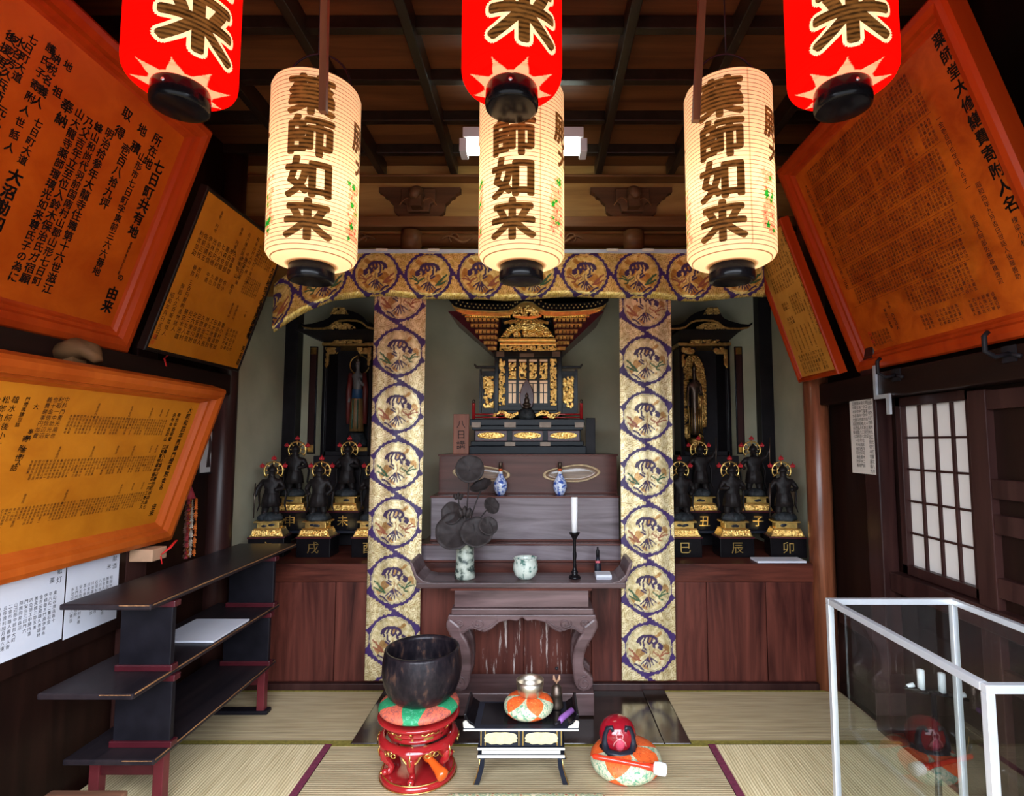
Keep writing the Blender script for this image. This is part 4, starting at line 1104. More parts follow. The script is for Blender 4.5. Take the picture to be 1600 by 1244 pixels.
def relief_obj(name, mats, parent, w, h, seed, loc, depth=.010, n=60, mask=None, ang=0.0):
    """gold ridges (material 0) on a dark ground (material 1); faces -Y"""
    X, Z, Hh = relief(w, h, seed, depth, n, mask=mask); nv, nu = X.shape
    vs = np.stack([X - w / 2, -Hh, Z - h / 2], -1).reshape(-1, 3)
    idx = np.arange(nu * nv).reshape(nv, nu)
    f = np.stack([idx[:-1, :-1], idx[:-1, 1:], idx[1:, 1:], idx[1:, :-1]], -1).reshape(-1, 4)
    hm = (Hh[:-1, :-1] + Hh[:-1, 1:] + Hh[1:, 1:] + Hh[1:, :-1]).reshape(-1) / 4
    keep = np.ones(len(f), bool)
    if mask is not None:
        mm = mask(X / w * 2 - 1, Z / h * 2 - 1); keep = ((mm[:-1, :-1] + mm[1:, 1:] + mm[:-1, 1:] + mm[1:, :-1]).reshape(-1) > 0)
    m = MB(); m.v = [tuple(p) for p in vs]; m.f = [tuple(q) for q in f[keep]]; m.mi = [0 if q > depth * .34 else 1 for q in hm[keep]]; m.sm = [True] * len(m.f)
    o = m.build(name, mats, parent); o.location = loc
    so = o.modifiers.new('thick', 'SOLIDIFY'); so.thickness = .004; so.offset = -1
    return o

# three steps
def step(label, x0, x1, y0, y1, z0, z1, mat=None):
    t = thing('altar_step', label, 'altar step', ((x0 + x1) / 2, y0, z0), 'wooden steps of the altar')
    h = (x1 - x0) / 2
    MB().box(-h, h, .003, y1 - y0, 0, z1 - z0 - .012).build('riser_board', mat or TIERW, t)
    MB().box(-h - .008, h + .008, -.004, y1 - y0, z1 - z0 - .011, z1 - z0).build('tread', TIERW, t, bevel=.003)
    MB().box(-h - .004, h + .004, -.006, .002, 0, .010).build('bottom_strip', CABX, t)
    return t
zC0, zC1 = .728, at(822, 849, 3.42).z
zB1 = at(822, 775, 3.50).z
zA1 = at(822, 710, 3.64).z
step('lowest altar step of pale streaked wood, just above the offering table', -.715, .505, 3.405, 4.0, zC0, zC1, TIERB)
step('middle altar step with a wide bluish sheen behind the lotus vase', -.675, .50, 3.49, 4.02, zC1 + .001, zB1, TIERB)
tA = step('top altar step with two carved cloud shapes, carrying the big shrine', -.655, .512, 3.64, 4.18, zB1 + .001, zA1)
def cloud_mask(X, Z): return ((np.abs(X) ** 2.6 + np.abs(Z * 1.0 - .18 * np.sin(X * 3)) ** 2.2) < .92).astype(float)
CLOUDD = wood('carved_cloud_wood', (.10, .055, .04, 1), (.30, .20, .13, 1), 'x', 1.2, rough=.22, spec=.6, knots=1.6)
CLOUDE = plain('carved_cloud_edge', (.50, .36, .20, 1), .4, spec=.4, var=.35, nscale=30)
for u in (752, 893):
    x, z = px(3.64)(u, 740)
    s = 1 if u < 822 else -1
    out = []; n = 48
    for k in range(n):
        a = 2 * PI * k / n; r = 1 + .10 * math.cos(3 * a) * s
        out.append((.182 * math.cos(a) * (1 + .04 * math.cos(2 * a)), .056 * math.sin(a) * r + .010 * s * math.cos(a) * -1))
    m = MB(); 
    vs = []; prof = [(1.0, -.001), (.99, -.012), (.82, -.012), (.74, .0), (.5, -.004)]
    for k_, y_ in prof:
        for a, b_ in out: vs.append((a * (1 - (1 - k_) * .55), y_, b_ * k_))
    fs = []
    for j in range(len(prof) - 1):
        for k in range(n): fs.append((j * n + k, j * n + (k + 1) % n, (j + 1) * n + (k + 1) % n, (j + 1) * n + k))
    fs.append(tuple((len(prof) - 1) * n + k for k in range(n)))
    m.add(vs, fs, True); m.mi = [1 if i < 2 * n else 0 for i in range(len(fs))]
    m.build('carved_cloud', [CLOUDD, CLOUDE], tA, loc=(x - tA.location.x, .002, z - tA.location.z))

# offering table
TY0, TY1 = 3.06, 3.305
TXC = at(815.5, 990, TY0).x
P_ = px(TY0, TXC, 0)
sc_ = P_(915.5, 990)[0] / 100
zt = lambda v: P_(815, v)[1]
t = thing('offering_table', 'dark carved wooden offering table with curled ends and scrolled legs', 'table', (TXC, TY0, .005))
dz_ = -.005
def q(du, v): return (du * sc_, zt(v) + dz_)
ztop = zt(911) + dz_
D = TY1 - TY0
MB().box(-167 * sc_, 164 * sc_, 0, D, zt(920) + dz_, ztop).build('top', TABLEW, t, bevel=.006)
for s in (-1, 1):
    pts = [(0, 0), (14, 3), (24, 12), (31, 30), (36, 33), (34, 24), (28, 8), (18, -6), (0, -9)]
    x_ = 163 if s > 0 else -166
    poly = [((x_ - s * 24 + s * a) * sc_, ztop - .001 + b_ * sc_) for a, b_ in pts]
    if s < 0: poly = poly[::-1]
    MB().prism(poly, .004, D - .004).build('end_curl', TABLEW, t, bevel=.004)
MB().box(-113 * sc_, 110 * sc_, .010, D - .02, zt(924) + dz_, zt(919.5) + dz_).build('lip', CABX, t)
MB().box(-107 * sc_, 105 * sc_, .018, D - .03, zt(951) + dz_, zt(924.5) + dz_).build('skirt', TABLEW, t, bevel=.003)
MB().box(-111 * sc_, 112 * sc_, .004, D - .02, zt(961) + dz_, zt(951.5) + dz_).build('moulding', TABLEW, t, bevel=.005)
apr = [(-116, 962), (-118, 975), (-112, 990), (-92, 992), (-84, 986), (-70, 984), (-60, 990), (-48, 985), (-36, 974), (-20, 970), (-8, 972), (0, 966), (8, 972), (20, 970), (36, 974), (48, 985), (60, 990), (70, 984), (84, 986), (92, 992), (112, 990), (118, 975), (116, 962)]
MB().prism([q(*p) for p in apr], .010, .045).build('apron', TABLEW, t, bevel=.006)
legp = [(114, 966), (119, 972), (119, 982), (112, 996), (103, 1010), (98, 1024), (96, 1038), (98, 1048), (105, 1054), (111, 1062), (111, 1071), (106, 1079), (95, 1082), (86, 1078), (81, 1066), (79, 1048), (79, 1030), (81, 1014), (86, 1002), (94, 990), (96, 980)]
for s in (-1, 1):
    for y0 in (.002, D - .075):
        poly = [q(s * a, b_) for a, b_ in legp]
        if s > 0: poly = poly[::-1]
        lg = MB().prism(poly, y0, y0 + .06).build('leg', TABLEW, t, bevel=.012)
        m = MB(); cxx, czz = q(s * 97, 1068)
        m.tube([(cxx + s * (11 - q_ * .5) * sc_ * math.cos(q_ * .45 + 1.2), y0 - .001, czz + (11 - q_ * .5) * sc_ * math.sin(q_ * .45 + 1.2)) for q_ in range(20)], .005, 6)
        m.build('scroll', TABLEW, lg)
for s in (-1, 1):
    m = MB()
    for (cu, cv, R, tw) in ((98, 976, 8, 1), (68, 975, 10, -1)):
        cxx, czz = q(s * cu, cv)
        m.tube([(cxx + s * (R - k * .4) * sc_ * math.cos(tw * (k * .5) + .4), .008, czz + (R - k * .4) * .7 * sc_ * math.sin(tw * k * .5 + .4)) for k in range(18)], .0045, 6)
    m.tube([(s * du * sc_, .008, zt(v) + dz_) for du, v in ((110, 985), (92, 987), (80, 980), (66, 986), (52, 980), (38, 970))], .004, 6)
    m.build('carved_scroll', TABLEW, t)

zb_ = zt(1081) + dz_
MB().box(-97 * sc_ - .03, 97 * sc_ + .05, -.02, D - .015, 0, max(.03, zb_ - .0)).build('plinth', TABLEW, t, bevel=.004)
TT = ztop + .005                     # world height of the table top

# vase with blackened lotus leaves
p = at(726, 905, 3.15)
VX, VYy = p.x, 3.16
t = thing('flower_vase', 'grey green cylindrical vase of blackened metal lotus leaves on the offering table', 'vase', (VX, VYy, TT))
CRK = NT('crackled_ceramic')
n_ = CRK.noise(CRK.coords(), 26, 4); CRK.link(CRK.ramp(n_, [(.42, srgb(60, 70, 66)), (.52, srgb(150, 158, 146)), (.75, srgb(196, 198, 186))]), CRK.b.inputs['Base Color']); CRK = CRK.done(.2, 0, .6)
MB().lathe([(.050, 0), (.058, .005), (.056, .03), (.051, .10), (.050, .17), (.054, .215), (.058, .235), (.053, .235), (.046, .21), (.045, .10), (.001, .09)], 32).build('vase', CRK, t)
def leaf(u, v, y, R, tilt, az, cup=.25, name='lotus_leaf', seedy=0):
    p = at(u, v, y); c = Vector((p.x - VX, y - VYy, p.z - TT)); m = MB(); n = 28; vs = [Vector((0, 0, -cup * R * .6))]; fs = []
    for j in range(1, 7):
        for k in range(n):
            a = 2 * PI * k / n; r = R * j / 6
            vs.append(Vector((r * math.cos(a), r * math.sin(a), cup * R * ((j / 6) ** 2 - .6) + .06 * R * math.sin(a * 7 + seedy) * (j / 6) ** 2 + .02 * R * (k % 2) * j / 6)))
    for k in range(n): fs.append((0, 1 + k, 1 + (k + 1) % n))
    for j in range(5):
        for k in range(n): fs.append((1 + j * n + k, 1 + (j + 1) * n + k, 1 + (j + 1) * n + (k + 1) % n, 1 + j * n + (k + 1) % n))
    M = Matrix.Translation(c) @ Matrix.Rotation(az, 4, 'Y') @ Matrix.Rotation(tilt, 4, 'X')
    m.add([M @ q_ for q_ in vs], fs, True)
    o = m.build(name, LEAFBLK, t); so = o.modifiers.new('t', 'SOLIDIFY'); so.thickness = .003
    s = MB(); root = Vector((rf.uniform(-.015, .015), rf.uniform(-.01, .01), .12)); mid = (root + c) / 2 + Vector((-c.x * .25, 0, .05))
    q0 = M @ Vector((0, 0, -cup * R * .6))
    s.tube([root.lerp(mid, a) * (1 - a) + mid.lerp(q0, a) * a for a in [i / 10 for i in range(11)]], .0035, 7); s.build('stem', LEAFBLK, o)
    return o
leaf(734, 733, 3.18, .082, 1.25, .35, .2)
leaf(711, 830, 3.08, .108, 1.05, -.1, .25, seedy=1)
leaf(745, 832, 3.05, .090, .95, .12, .25, seedy=2)
leaf(706, 802, 3.12, .062, 1.2, -.8, .3)
leaf(752, 760, 3.15, .062, .5, -.35, .4)
leaf(768, 790, 3.10, .048, .8, .95, .2)
leaf(763, 822, 3.06, .052, 1.0, .6, .3)
for (u, v, y, r) in ((716, 777, 3.10, .020), (726, 802, 3.06, .030)):
    p = at(u, v, y); c = Vector((p.x - VX, y - VYy, p.z - TT)); m = MB()
    for k in range(8):
        a = k * PI / 4; d = Vector((math.cos(a), math.sin(a) * .6, .5)); m.ball(c + d * r * .8, r, (.45, .45, .9), 8, Matrix.Translation(c) @ Matrix.Rotation(.5 * math.cos(a), 4, 'Y') @ Matrix.Translation(-c))
    m.tube([(0, 0, .12), tuple(c * .6 + Vector((0, 0, .04))), tuple(c)], .0035, 7)
    m.build('lotus_bud', LEAFBLK, t)

# incense bowl
p = at(821, 903, 3.16)
t = thing('incense_bowl', 'round pale green ceramic incense bowl in the middle of the offering table', 'bowl', (p.x, 3.16, TT))
CERB = NT('brushed_ceramic'); n_ = CERB.noise(CERB.coords((1, 1, .6)), 38, 3, .5, 1.0)
CERB.link(CERB.ramp(n_, [(.36, srgb(70, 110, 100)), (.45, srgb(186, 196, 186)), (.8, srgb(212, 216, 206))]), CERB.b.inputs['Base Color']); CERB = CERB.done(.18, 0, .6)
MB().lathe([(.036, 0), (.040, .004), (.058, .02), (.070, .05), (.070, .075), (.063, .098), (.066, .108), (.070, .114), (.064, .116), (.058, .104), (.060, .085), (.001, .082)], 36).build('bowl', CERB, t)
MB().lathe([(.001, .0835), (.058, .084), (.058, .083)], 24).build('ash', plain('grey_ash', (.35, .33, .30, 1), .9, var=.1), t)

# candlestick with white candle
p = at(898, 905, 3.16)
t = thing('candlestick', 'black turned candlestick with a tall white candle on the offering table', 'candlestick', (p.x, 3.16, TT))
zc = at(898, 832, 3.16).z - TT
MB().lathe([(.032, 0), (.034, .006), (.030, .014), (.016, .022), (.020, .035), (.014, .045), (.010, .06), (.0085, .10), (.011, .125), (.011, .14), (.0085, .15), (.0085, zc - .045), (.012, zc - .035), (.022, zc - .016), (.031, zc - .005), (.031, zc), (.004, zc)], 28).build('stand', BLACKLAC, t)
zt_ = at(898, 777, 3.16).z - TT
MB().lathe([(.0165, zc + .0005), (.0185, zc + .1), (.0195, zt_ - .004), (.017, zt_), (.002, zt_ + .001)], 22).build('candle', WAX, t)
m = MB(); m.tube([(0, 0, zt_), (.001, 0, zt_ + .012)], .0015, 6); m.build('wick', BLACKMAT, t)

# lighter bottle and white box
p = at(943, 908, 3.15)
t = thing('matchbox', 'small white box lying at the right end of the offering table', 'box', (p.x, 3.15, TT))
MB().bevbox(-.042, .044, -.02, .075, 0, .026, .002).build('sleeve', PAPER, t)
MB().box(-.040, .042, -.0203, -.019, .003, .013).build('striking_strip', plain('grey_card', (.35, .36, .40, 1), .8, var=.05), t)
p = at(935, 905, 3.23)
t = thing('small_bottle', 'small black and blue bottle standing behind the white box', 'bottle', (p.x, 3.255, TT))
MB().lathe([(.020, 0), (.021, .006), (.019, .05), (.011, .08), (.010, .10)], 20).build('body', BLUEBLACK, t)
MB().lathe([(.0105, .10), (.0108, .135), (.006, .140), (.005, .155), (.001, .157)], 16).build('cap', BLACKMAT, t)
MB().lathe([(.0155, .066), (.0125, .078)], 20, close=True).build('band', plain('pink_band', (.6, .12, .15, 1), .5), t)

# pair of blue and white sake bottles
CB = NT('blue_white_porcelain')
n_ = CB.noise(CB.coords((1, 1, 1)), 60, 2, .5, .4)
CB.link(CB.ramp(n_, [(.44, (.04, .10, .42, 1)), (.52, (.55, .62, .80, 1))]), CB.b.inputs['Base Color']); CB = CB.done(.15, 0, .6)
RIM = plain('orange_glaze', (.60, .10, .02, 1), .3)
WHT = plain('white_glaze', (.75, .78, .82, 1), .2)
for u, lb in ((782, 'left blue and white porcelain sake bottle on the middle altar step'), (875, 'right blue and white porcelain sake bottle on the middle altar step')):
    p = at(u, 772, 3.57)
    t = thing('sake_bottle', lb, 'bottle', (p.x, 3.57, zB1), 'pair of sake bottles')
    MB().lathe([(.022, 0), (.026, .004), (.040, .030), (.045, .055), (.040, .085), (.022, .115), (.013, .135), (.0125, .150)], 30).build('body', CB, t)
    MB().lathe([(.0128, .150), (.0130, .166)], 20, close=True).build('red_band', RIM, t)
    MB().lathe([(.0125, .166), (.0120, .195), (.014, .208), (.009, .208), (.008, .18), (.001, .178)], 20).build('neck', BRONZE, t)
    MB().lathe([(.0135, .132), (.0136, .149)], 20, close=True).build('white_collar', WHT, t)
    m = MB()
    for k in range(4): m.box(-.010, .010, -.0468, -.0450, .062 - k * .011, .068 - k * .011)
    m.box(-.002, .002, -.0470, -.0452, .028, .070); m.build('white_mark', WHT, t)

# plaques beside the shrine
p0 = at(720, 704, 3.665)
t = thing('name_plaque', 'brown wooden plaque with three black characters left of the big shrine', 'plaque', (p0.x, 3.665, zA1))
h = at(720, 647, 3.665).z - zA1
MB().bevbox(-.052, .052, 0, .022, 0, h, .003).build('board', wood('plaque_wood', (.16, .050, .025, 1), (.30, .10, .05, 1), 'z', 1, rough=.5), t)
T = Text2D(); T.col('八日講', 0, h * .86, .062, 1.12); T.mesh('lettering', INK, basis((0, -.0005, 0), (1, 0, 0), (0, 0, 1), (0, -1, 0)), t, .0012)
p0 = at(923, 704, 3.74); h = at(923, 653, 3.74).z - zA1
tag(MB().bevbox(-.033, .033, 0, .025, 0, h, .004).build('dark_plaque', BLACKMAT, loc=(p0.x, 3.74, zA1)), 'plain dark upright plaque right of the big shrine', 'plaque')

# ================================================================ THE BIG GILDED SHRINE
SY = 3.78                                            # front plane of its body
Q = at(823, 640, SY).x
t = thing('shrine', 'big black and gold carved shrine with curved gable roof in the middle of the altar', 'shrine', (Q, SY, zA1))
def S(u, v, y=SY): p = at(u, v, y); return (p.x - Q, p.z - zA1)
def sb(m, u0, u1, v0, v1, y0, y1, yy=SY):
    """box seen between pixels at depth yy, y given from the body's front plane"""
    a, b_ = S(u0, v1, yy), S(u1, v0, yy); m.box(a[0], b_[0], y0, y1, a[1], b_[1]); return m
BF = 3.70
f0 = BF - SY
m = MB(); z708 = 0
a = S(732, 697, BF); b_ = S(916, 697, BF)
m.box(a[0], b_[0], f0, .36, 0, a[1]); sb(m, 735, 912, 689.5, 697, f0 + .012, .35, BF); sb(m, 740, 908, 672, 689.5, f0 + .03, .33, BF); sb(m, 737, 911, 665, 672, f0 + .016, .345, BF); sb(m, 734, 914, 655, 665, f0 + .002, .36, BF)
m.build('stepped_base', SHRINEB, t, bevel=.004)
for k, (u0, u1) in enumerate(((742, 792), (800, 848), (856, 906))):
    fm = MB(); sb(fm, u0, u1, 673, 689, f0 + .022, f0 + .031, BF); o = fm.build('base_panel', MAROON, t, bevel=.002)
    a = S((u0 + u1) / 2, 680.5, BF); relief_obj('gold_relief', [GOLD, GOLD], o, .185, .045, 20 + k, (a[0], f0 + .0215, a[1]), .012, 64, mask=lambda X, Z: ((np.abs(X) ** 2 + np.abs(Z) ** 2) < 1).astype(float))
for u in (797, 852): sb(MB(), u - 9, u + 9, 660, 668, f0 - .004, f0 + .004, BF).build('metal_corner', BRONZE, t); sb(MB(), u - 8, u + 8, 691, 697, f0 - .003, f0 + .012, BF).build('metal_corner', BRONZE, t)
for u in (744, 905): sb(MB(), u - 7, u + 7, 660, 668, f0 - .004, f0 + .004, BF).build('metal_corner', BRONZE, t)
# body
m = MB(); sb(m, 773, 878, 549, 652, .012, .34); sb(m, 780, 871, 488, 549, .006, .30); m.build('body', BLACKLAC, t)
m = MB()
for u in (776, 874.5): sb(m, u - 3.5, u + 3.5, 549, 650, -.010, .012)
m.build('corner_post', BLACKLAC, t, bevel=.003)
m = MB(); sb(m, 772, 879, 549, 559, -.016, .012); m.build('cross_beam', BLACKLAC, t, bevel=.002)
for q_ in ((776, 788, 550, 558), (863, 875, 550, 558), (812, 834, 553, 559)): sb(MB(), *q_, -.019, -.016).build('beam_fitting', BRONZE, t)
for u in (784.5, 864.5):
    a, b_ = S(u - 5, 634), S(u + 5, 561); o = relief_obj('carved_pilaster', [GOLD, BLACKLAC], t, b_[0] - a[0], b_[1] - a[1], int(u), ((a[0] + b_[0]) / 2, -.004, (a[1] + b_[1]) / 2), .012, 22)
LAT = plain('gilded_lattice', (.88, .62, .38, 1), .4, metal=.2, var=.06)
for k, u in enumerate((800.5, 816.8, 833, 849.3)):
    m = MB(); sb(m, u - 7.4, u + 7.4, 560, 634, -.002, .011); dr_ = m.build('door_leaf', BLACKLAC, t)
    m = MB(); sb(m, u - 6, u + 6, 562, 565.5, -.006, -.002); sb(m, u - 6, u + 6, 595, 599, -.006, -.002)
    for s in (-1, 1):
        for v0, v1 in ((600, 613), (614.5, 630)): sb(m, u + s * 3.2 - 2.5, u + s * 3.2 + 2.5, v0, v1, -.005, -.002)
    m.build('gilded_panel', LAT, dr_)
    a, b_ = S(u - 6, 593), S(u + 6, 567); relief_obj('carved_panel', [GOLD, BLACKLAC], dr_, b_[0] - a[0], b_[1] - a[1], 40 + k, ((a[0] + b_[0]) / 2, -.003, (a[1] + b_[1]) / 2), .012, 30)
m = MB(); sb(m, 781, 870, 636, 641, -.02, .011); m.build('threshold', BLACKLAC, t)
# bands above the doors
a, b_ = S(781, 549), S(870, 541); relief_obj('carved_frieze', [GOLD, BLACKLAC], t, b_[0] - a[0], b_[1] - a[1], 51, ((a[0] + b_[0]) / 2, -.012, (a[1] + b_[1]) / 2), .016, 110)
m = MB(); sb(m, 781, 870, 536, 540.5, -.03, .0); sb(m, 779, 872, 530, 535, -.045, .0); m.build('gold_beam', GOLD, t, bevel=.003)
a, b_ = S(783, 530), S(866, 497)
relief_obj('gable_carving', [GOLD, BLACKLAC], t, b_[0] - a[0], b_[1] - a[1], 57, ((a[0] + b_[0]) / 2, -.06, (a[1] + b_[1]) / 2), .035, 110, mask=lambda X, Z: ((np.abs(X) < .98 - .62 * (Z + 1) / 2 * (1 + .2 * np.sin(Z * 3)))).astype(float))
# roof
RF = 3.50; ry = RF - SY
ch = [(705, 471), (712, 479), (724, 483.5), (745, 486), (775, 487), (795, 486), (803, 482), (811, 475.5), (818, 472.5), (823, 472), (829, 472.5), (836, 475.5), (844, 482), (852, 486), (872, 487), (902, 486), (925, 483.5), (940, 479), (948, 471)]
C = [S(u, v, RF) for u, v in ch]
gt = C; gb = [(x * .985, z - .030) for x, z in C]
m = MB(); m.strip(gt, gb, ry, ry + .02); m.build('gold_eave', GOLD, t)
m = MB(); m.strip([(x * 1.02, z + .050) for x, z in C], [(x * 1.02, z + .001) for x, z in C], ry - .012, ry + .50); m.build('roof', BLACKLAC, t)
m = MB()
for x0 in range(-17, 18):
    x = x0 * .028 + .0
    for (c0, c1) in zip(C[:-1], C[1:]):
        if c0[0] <= x < c1[0]:
            z = c0[1] + (c1[1] - c0[1]) * (x - c0[0]) / (c1[0] - c0[0]); m.ball((x, ry - .013, z + .020), .0055, n=8); m.ball((x + .014, ry - .013, z + .038), .005, n=8)
m.build('gold_stud', GOLD, t)
# upper roof rising behind the eave
xe = C[-1][0]; ze = C[0][1]
m = MB(); m.hexa([(-xe * .98, ry + .03, ze + .03), (xe * .98, ry + .03, ze + .03), (xe * .98, ry + .5, ze + .03), (-xe * .98, ry + .5, ze + .03)], [(-xe * .45, ry + .22, ze + .19), (xe * .45, ry + .22, ze + .19), (xe * .45, ry + .30, ze + .19), (-xe * .45, ry + .30, ze + .19)])
m.build('roof_hip', BLACKLAC, t)
# soffit: dark slope from the eave in to the body
ez_ = S(760, 488, RF)[1] - .02
top = [(-xe * .97, ry + .012, ez_ + .03), (xe * .97, ry + .012, ez_ + .03), (xe * .97, ry + .52, ez_ + .03), (-xe * .97, ry + .52, ez_ + .03)]
bz = S(770, 550)[1]; bw = S(878, 550)[0]
bot = [(-bw, .0, bz), (bw, .0, bz), (bw, .33, bz), (-bw, .33, bz)]
xi = S(871, 540)[0]
for s in (-1, 1):
    m = MB(); bt = [(-bw, .0, bz), (-xi, .0, bz), (-xi, .33, bz), (-bw, .33, bz)]; tp = [(-xe * .97, ry + .012, ez_ + .03), (-xi * .80, ry + .012, ez_ + .03), (-xi * .80, ry + .52, ez_ + .03), (-xe * .97, ry + .52, ez_ + .03)]
    if s > 0: bt, tp = [(-x, y, z) for x, y, z in (bt[1], bt[0], bt[3], bt[2])], [(-x, y, z) for x, y, z in (tp[1], tp[0], tp[3], tp[2])]
    m.hexa(bt, tp); m.build('soffit', MAROON, t)
# bracket tiers
m = MB(); rb = random.Random(8)
for L in range(7):
    f = (L + .5) / 7; zz = bz + (ez_ + .03 - bz) * f; hw_ = bw + (xe * .80 - bw) * f; yy = (ry + .012) * f
    inner = xi * (1 - .17 * f) + .006
    for s in (-1, 1):
        n = 2 + int((hw_ - inner) / .030)
        for k in range(n):
            x = inner + (hw_ - inner) * k / max(1, n - 1); m.box(s * x - .0095, s * x + .0095, yy - .030, yy + .01, zz - .010, zz + .006)
        m.box(s * inner, s * (hw_ + .012), yy - .022, yy + .006, zz + .008, zz + .014) if s > 0 else m.box(-(hw_ + .012), -inner, yy - .022, yy + .006, zz + .008, zz + .014)
m.build('bracket_tier', DULLGOLD, t, bevel=0)
m = MB()
for (u0, u1) in ((728, 797), (851, 922)):
    u = u0
    while u < u1:
        for v in (491, 495): a = S(u, v, RF + .03); m.box(a[0] - .005, a[0] + .005, ry + .022, ry + .05, a[1] - .005, a[1] + .005)
        u += 3.4
m.build('rafter_end', GOLD, t)
# carved panel inside the curved gable, with its gold lower bow
a, b_ = S(803, 492, RF), S(844, 475, RF)
relief_obj('gable_panel', [GOLD, BLACKLAC], t, b_[0] - a[0], b_[1] - a[1], 63, (0, ry + .012, (a[1] + b_[1]) / 2 - .008), .02, 60, mask=lambda X, Z: (Z < 1 - 1.2 * X ** 2).astype(float))
m = MB(); n_ = 20
top_ = [S(801 + 45 * k / n_, 491 + 3.5 * (1 - (2 * k / n_ - 1) ** 2), RF) for k in range(n_ + 1)]; m.strip(top_, [(x, z - .016) for x, z in top_], ry + .0, ry + .02); m.build('gable_bow', GOLD, t)
m = MB()
for k in range(9):
    a0 = S(823, 499, RF); x = (k - 4) * .022; m.hexa([(x * 1.6 - .006, ry + .03, a0[1] - .01), (x * 1.6 + .006, ry + .03, a0[1] - .01), (x * 1.6 + .006, ry + .10, a0[1] - .01), (x * 1.6 - .006, ry + .10, a0[1] - .01)], [(x - .006, ry + .03, a0[1] + .004), (x + .006, ry + .03, a0[1] + .004), (x + .006, ry + .10, a0[1] + .004), (x - .006, ry + .10, a0[1] + .004)])
m.build('fan_rafters', DULLGOLD, t)
# side wings
for s in (-1, 1):
    U = (lambda u: u) if s < 0 else (lambda u: 1651 - u)
    def sw(m, u0, u1, v0, v1, y0, y1):
        a_, b2 = sorted((U(u0), U(u1))); return sb(m, a_, b2, v0, v1, y0, y1)
    m = MB(); sw(m, 748, 752, 576, 645, .03, .05); sw(m, 752, 773, 579, 585, .032, .048); sw(m, 752, 773, 639, 646, .032, .048); sw(m, 752, 772, 585, 639, .045, .055)
    p_ = [S(U(u), v) for u, v in ((740, 570), (743, 574.5), (773, 574.5), (773, 571), (745, 571), (741, 567.5))]
    if s > 0: p_ = p_[::-1]
    m.prism(p_, .02, .06)
    wg = m.build('side_wing', BLACKLAC, t)
    a, b_ = S(min(U(754), U(771)), 637), S(max(U(754), U(771)), 587)
    relief_obj('carved_panel', [GOLD, BLUEBLACK], wg, b_[0] - a[0], b_[1] - a[1], 70 + s, ((a[0] + b_[0]) / 2, .044, (a[1] + b_[1]) / 2), .014, 36)
# red railing
for u in (739, 909):
    a = S(u, 655, BF); c = (a[0], f0 + .03, a[1])
    rp_ = MB().lathe([(.011, 0), (.011, .10), (.013, .102), (.013, .108), (.009, .110)], 14, c=c).build('railing_post', REDLAC, t)
    MB().ball((a[0], f0 + .03, a[1] + .122), .011, (1, 1, 1.3), 12).build('post_finial', BRONZE, rp_)
m = MB()
for v in (647, 652): a, b_ = S(739, v, BF), S(800, v, BF); m.tube([(a[0], f0 + .03, a[1]), (b_[0], f0 + .03, a[1])], .0045, 8); a, b_ = S(848, v, BF), S(909, v, BF); m.tube([(a[0], f0 + .03, a[1]), (b_[0], f0 + .03, a[1])], .0045, 8)
m.build('railing', REDLAC, t)
for k, u in enumerate((790, 856)): a = S(u, 648, BF); relief_obj('carved_bracket', [GOLD, BLACKLAC], t, .17, .055, 80 + k, (a[0], f0 + .036, a[1] + .003), .02, 56, mask=lambda X, Z: (np.abs(Z + .4 * np.sin(X * 4)) < .75 - .3 * np.abs(X)).astype(float))

# small seated buddha in a flame shaped nimbus, standing before the shrine doors
a = at(823, 656, 3.72)
t2 = thing('buddha_statuette', 'small dark seated buddha in a leaf shaped nimbus before the shrine doors', 'statuette', (a.x, 3.725, zA1 + S(823, 655, BF)[1] + .001))
m = MB(); m.lathe([(.048, 0), (.056, .02), (.050, .05), (.036, .07)], 20, rfun=lambda a_, z: 1 + .10 * math.sin(a_ * 9 + z * 90)); m.build('rock_base', ROCK, t2)
ol = [(-.0, .275)] + [(.052 * math.sin(PI * k / 12) ** .7 * (1 if k < 9 else 1) * 1.0, .25 - .185 * k / 12 * 1.0) for k in range(2, 13)]
poly = [(x, z) for x, z in ol] + [(-x, z) for x, z in ol[::-1][:-1]]
poly = [(.0, .285), (.014, .255), (.036, .215), (.048, .17), (.048, .125), (.036, .085), (.028, .070), (-.028, .070), (-.036, .085), (-.048, .125), (-.048, .17), (-.036, .215), (-.014, .255)]
MB().prism(poly[::-1], .004, .018).build('nimbus', MAROON, t2, bevel=.004)
m = MB(); m.lathe([(.030, .070), (.032, .082), (.020, .09)], 16); m.ball((0, -.004, .100), .03, (1, .7, .45), 14); m.ball((0, -.002, .125), .018, (1, .7, 1.4), 14); m.ball((0, -.006, .158), .0125, (1, 1, 1.15), 14); m.ball((0, -.004, .172), .006, n=8)
m.build('figure', BRONZE, t2)

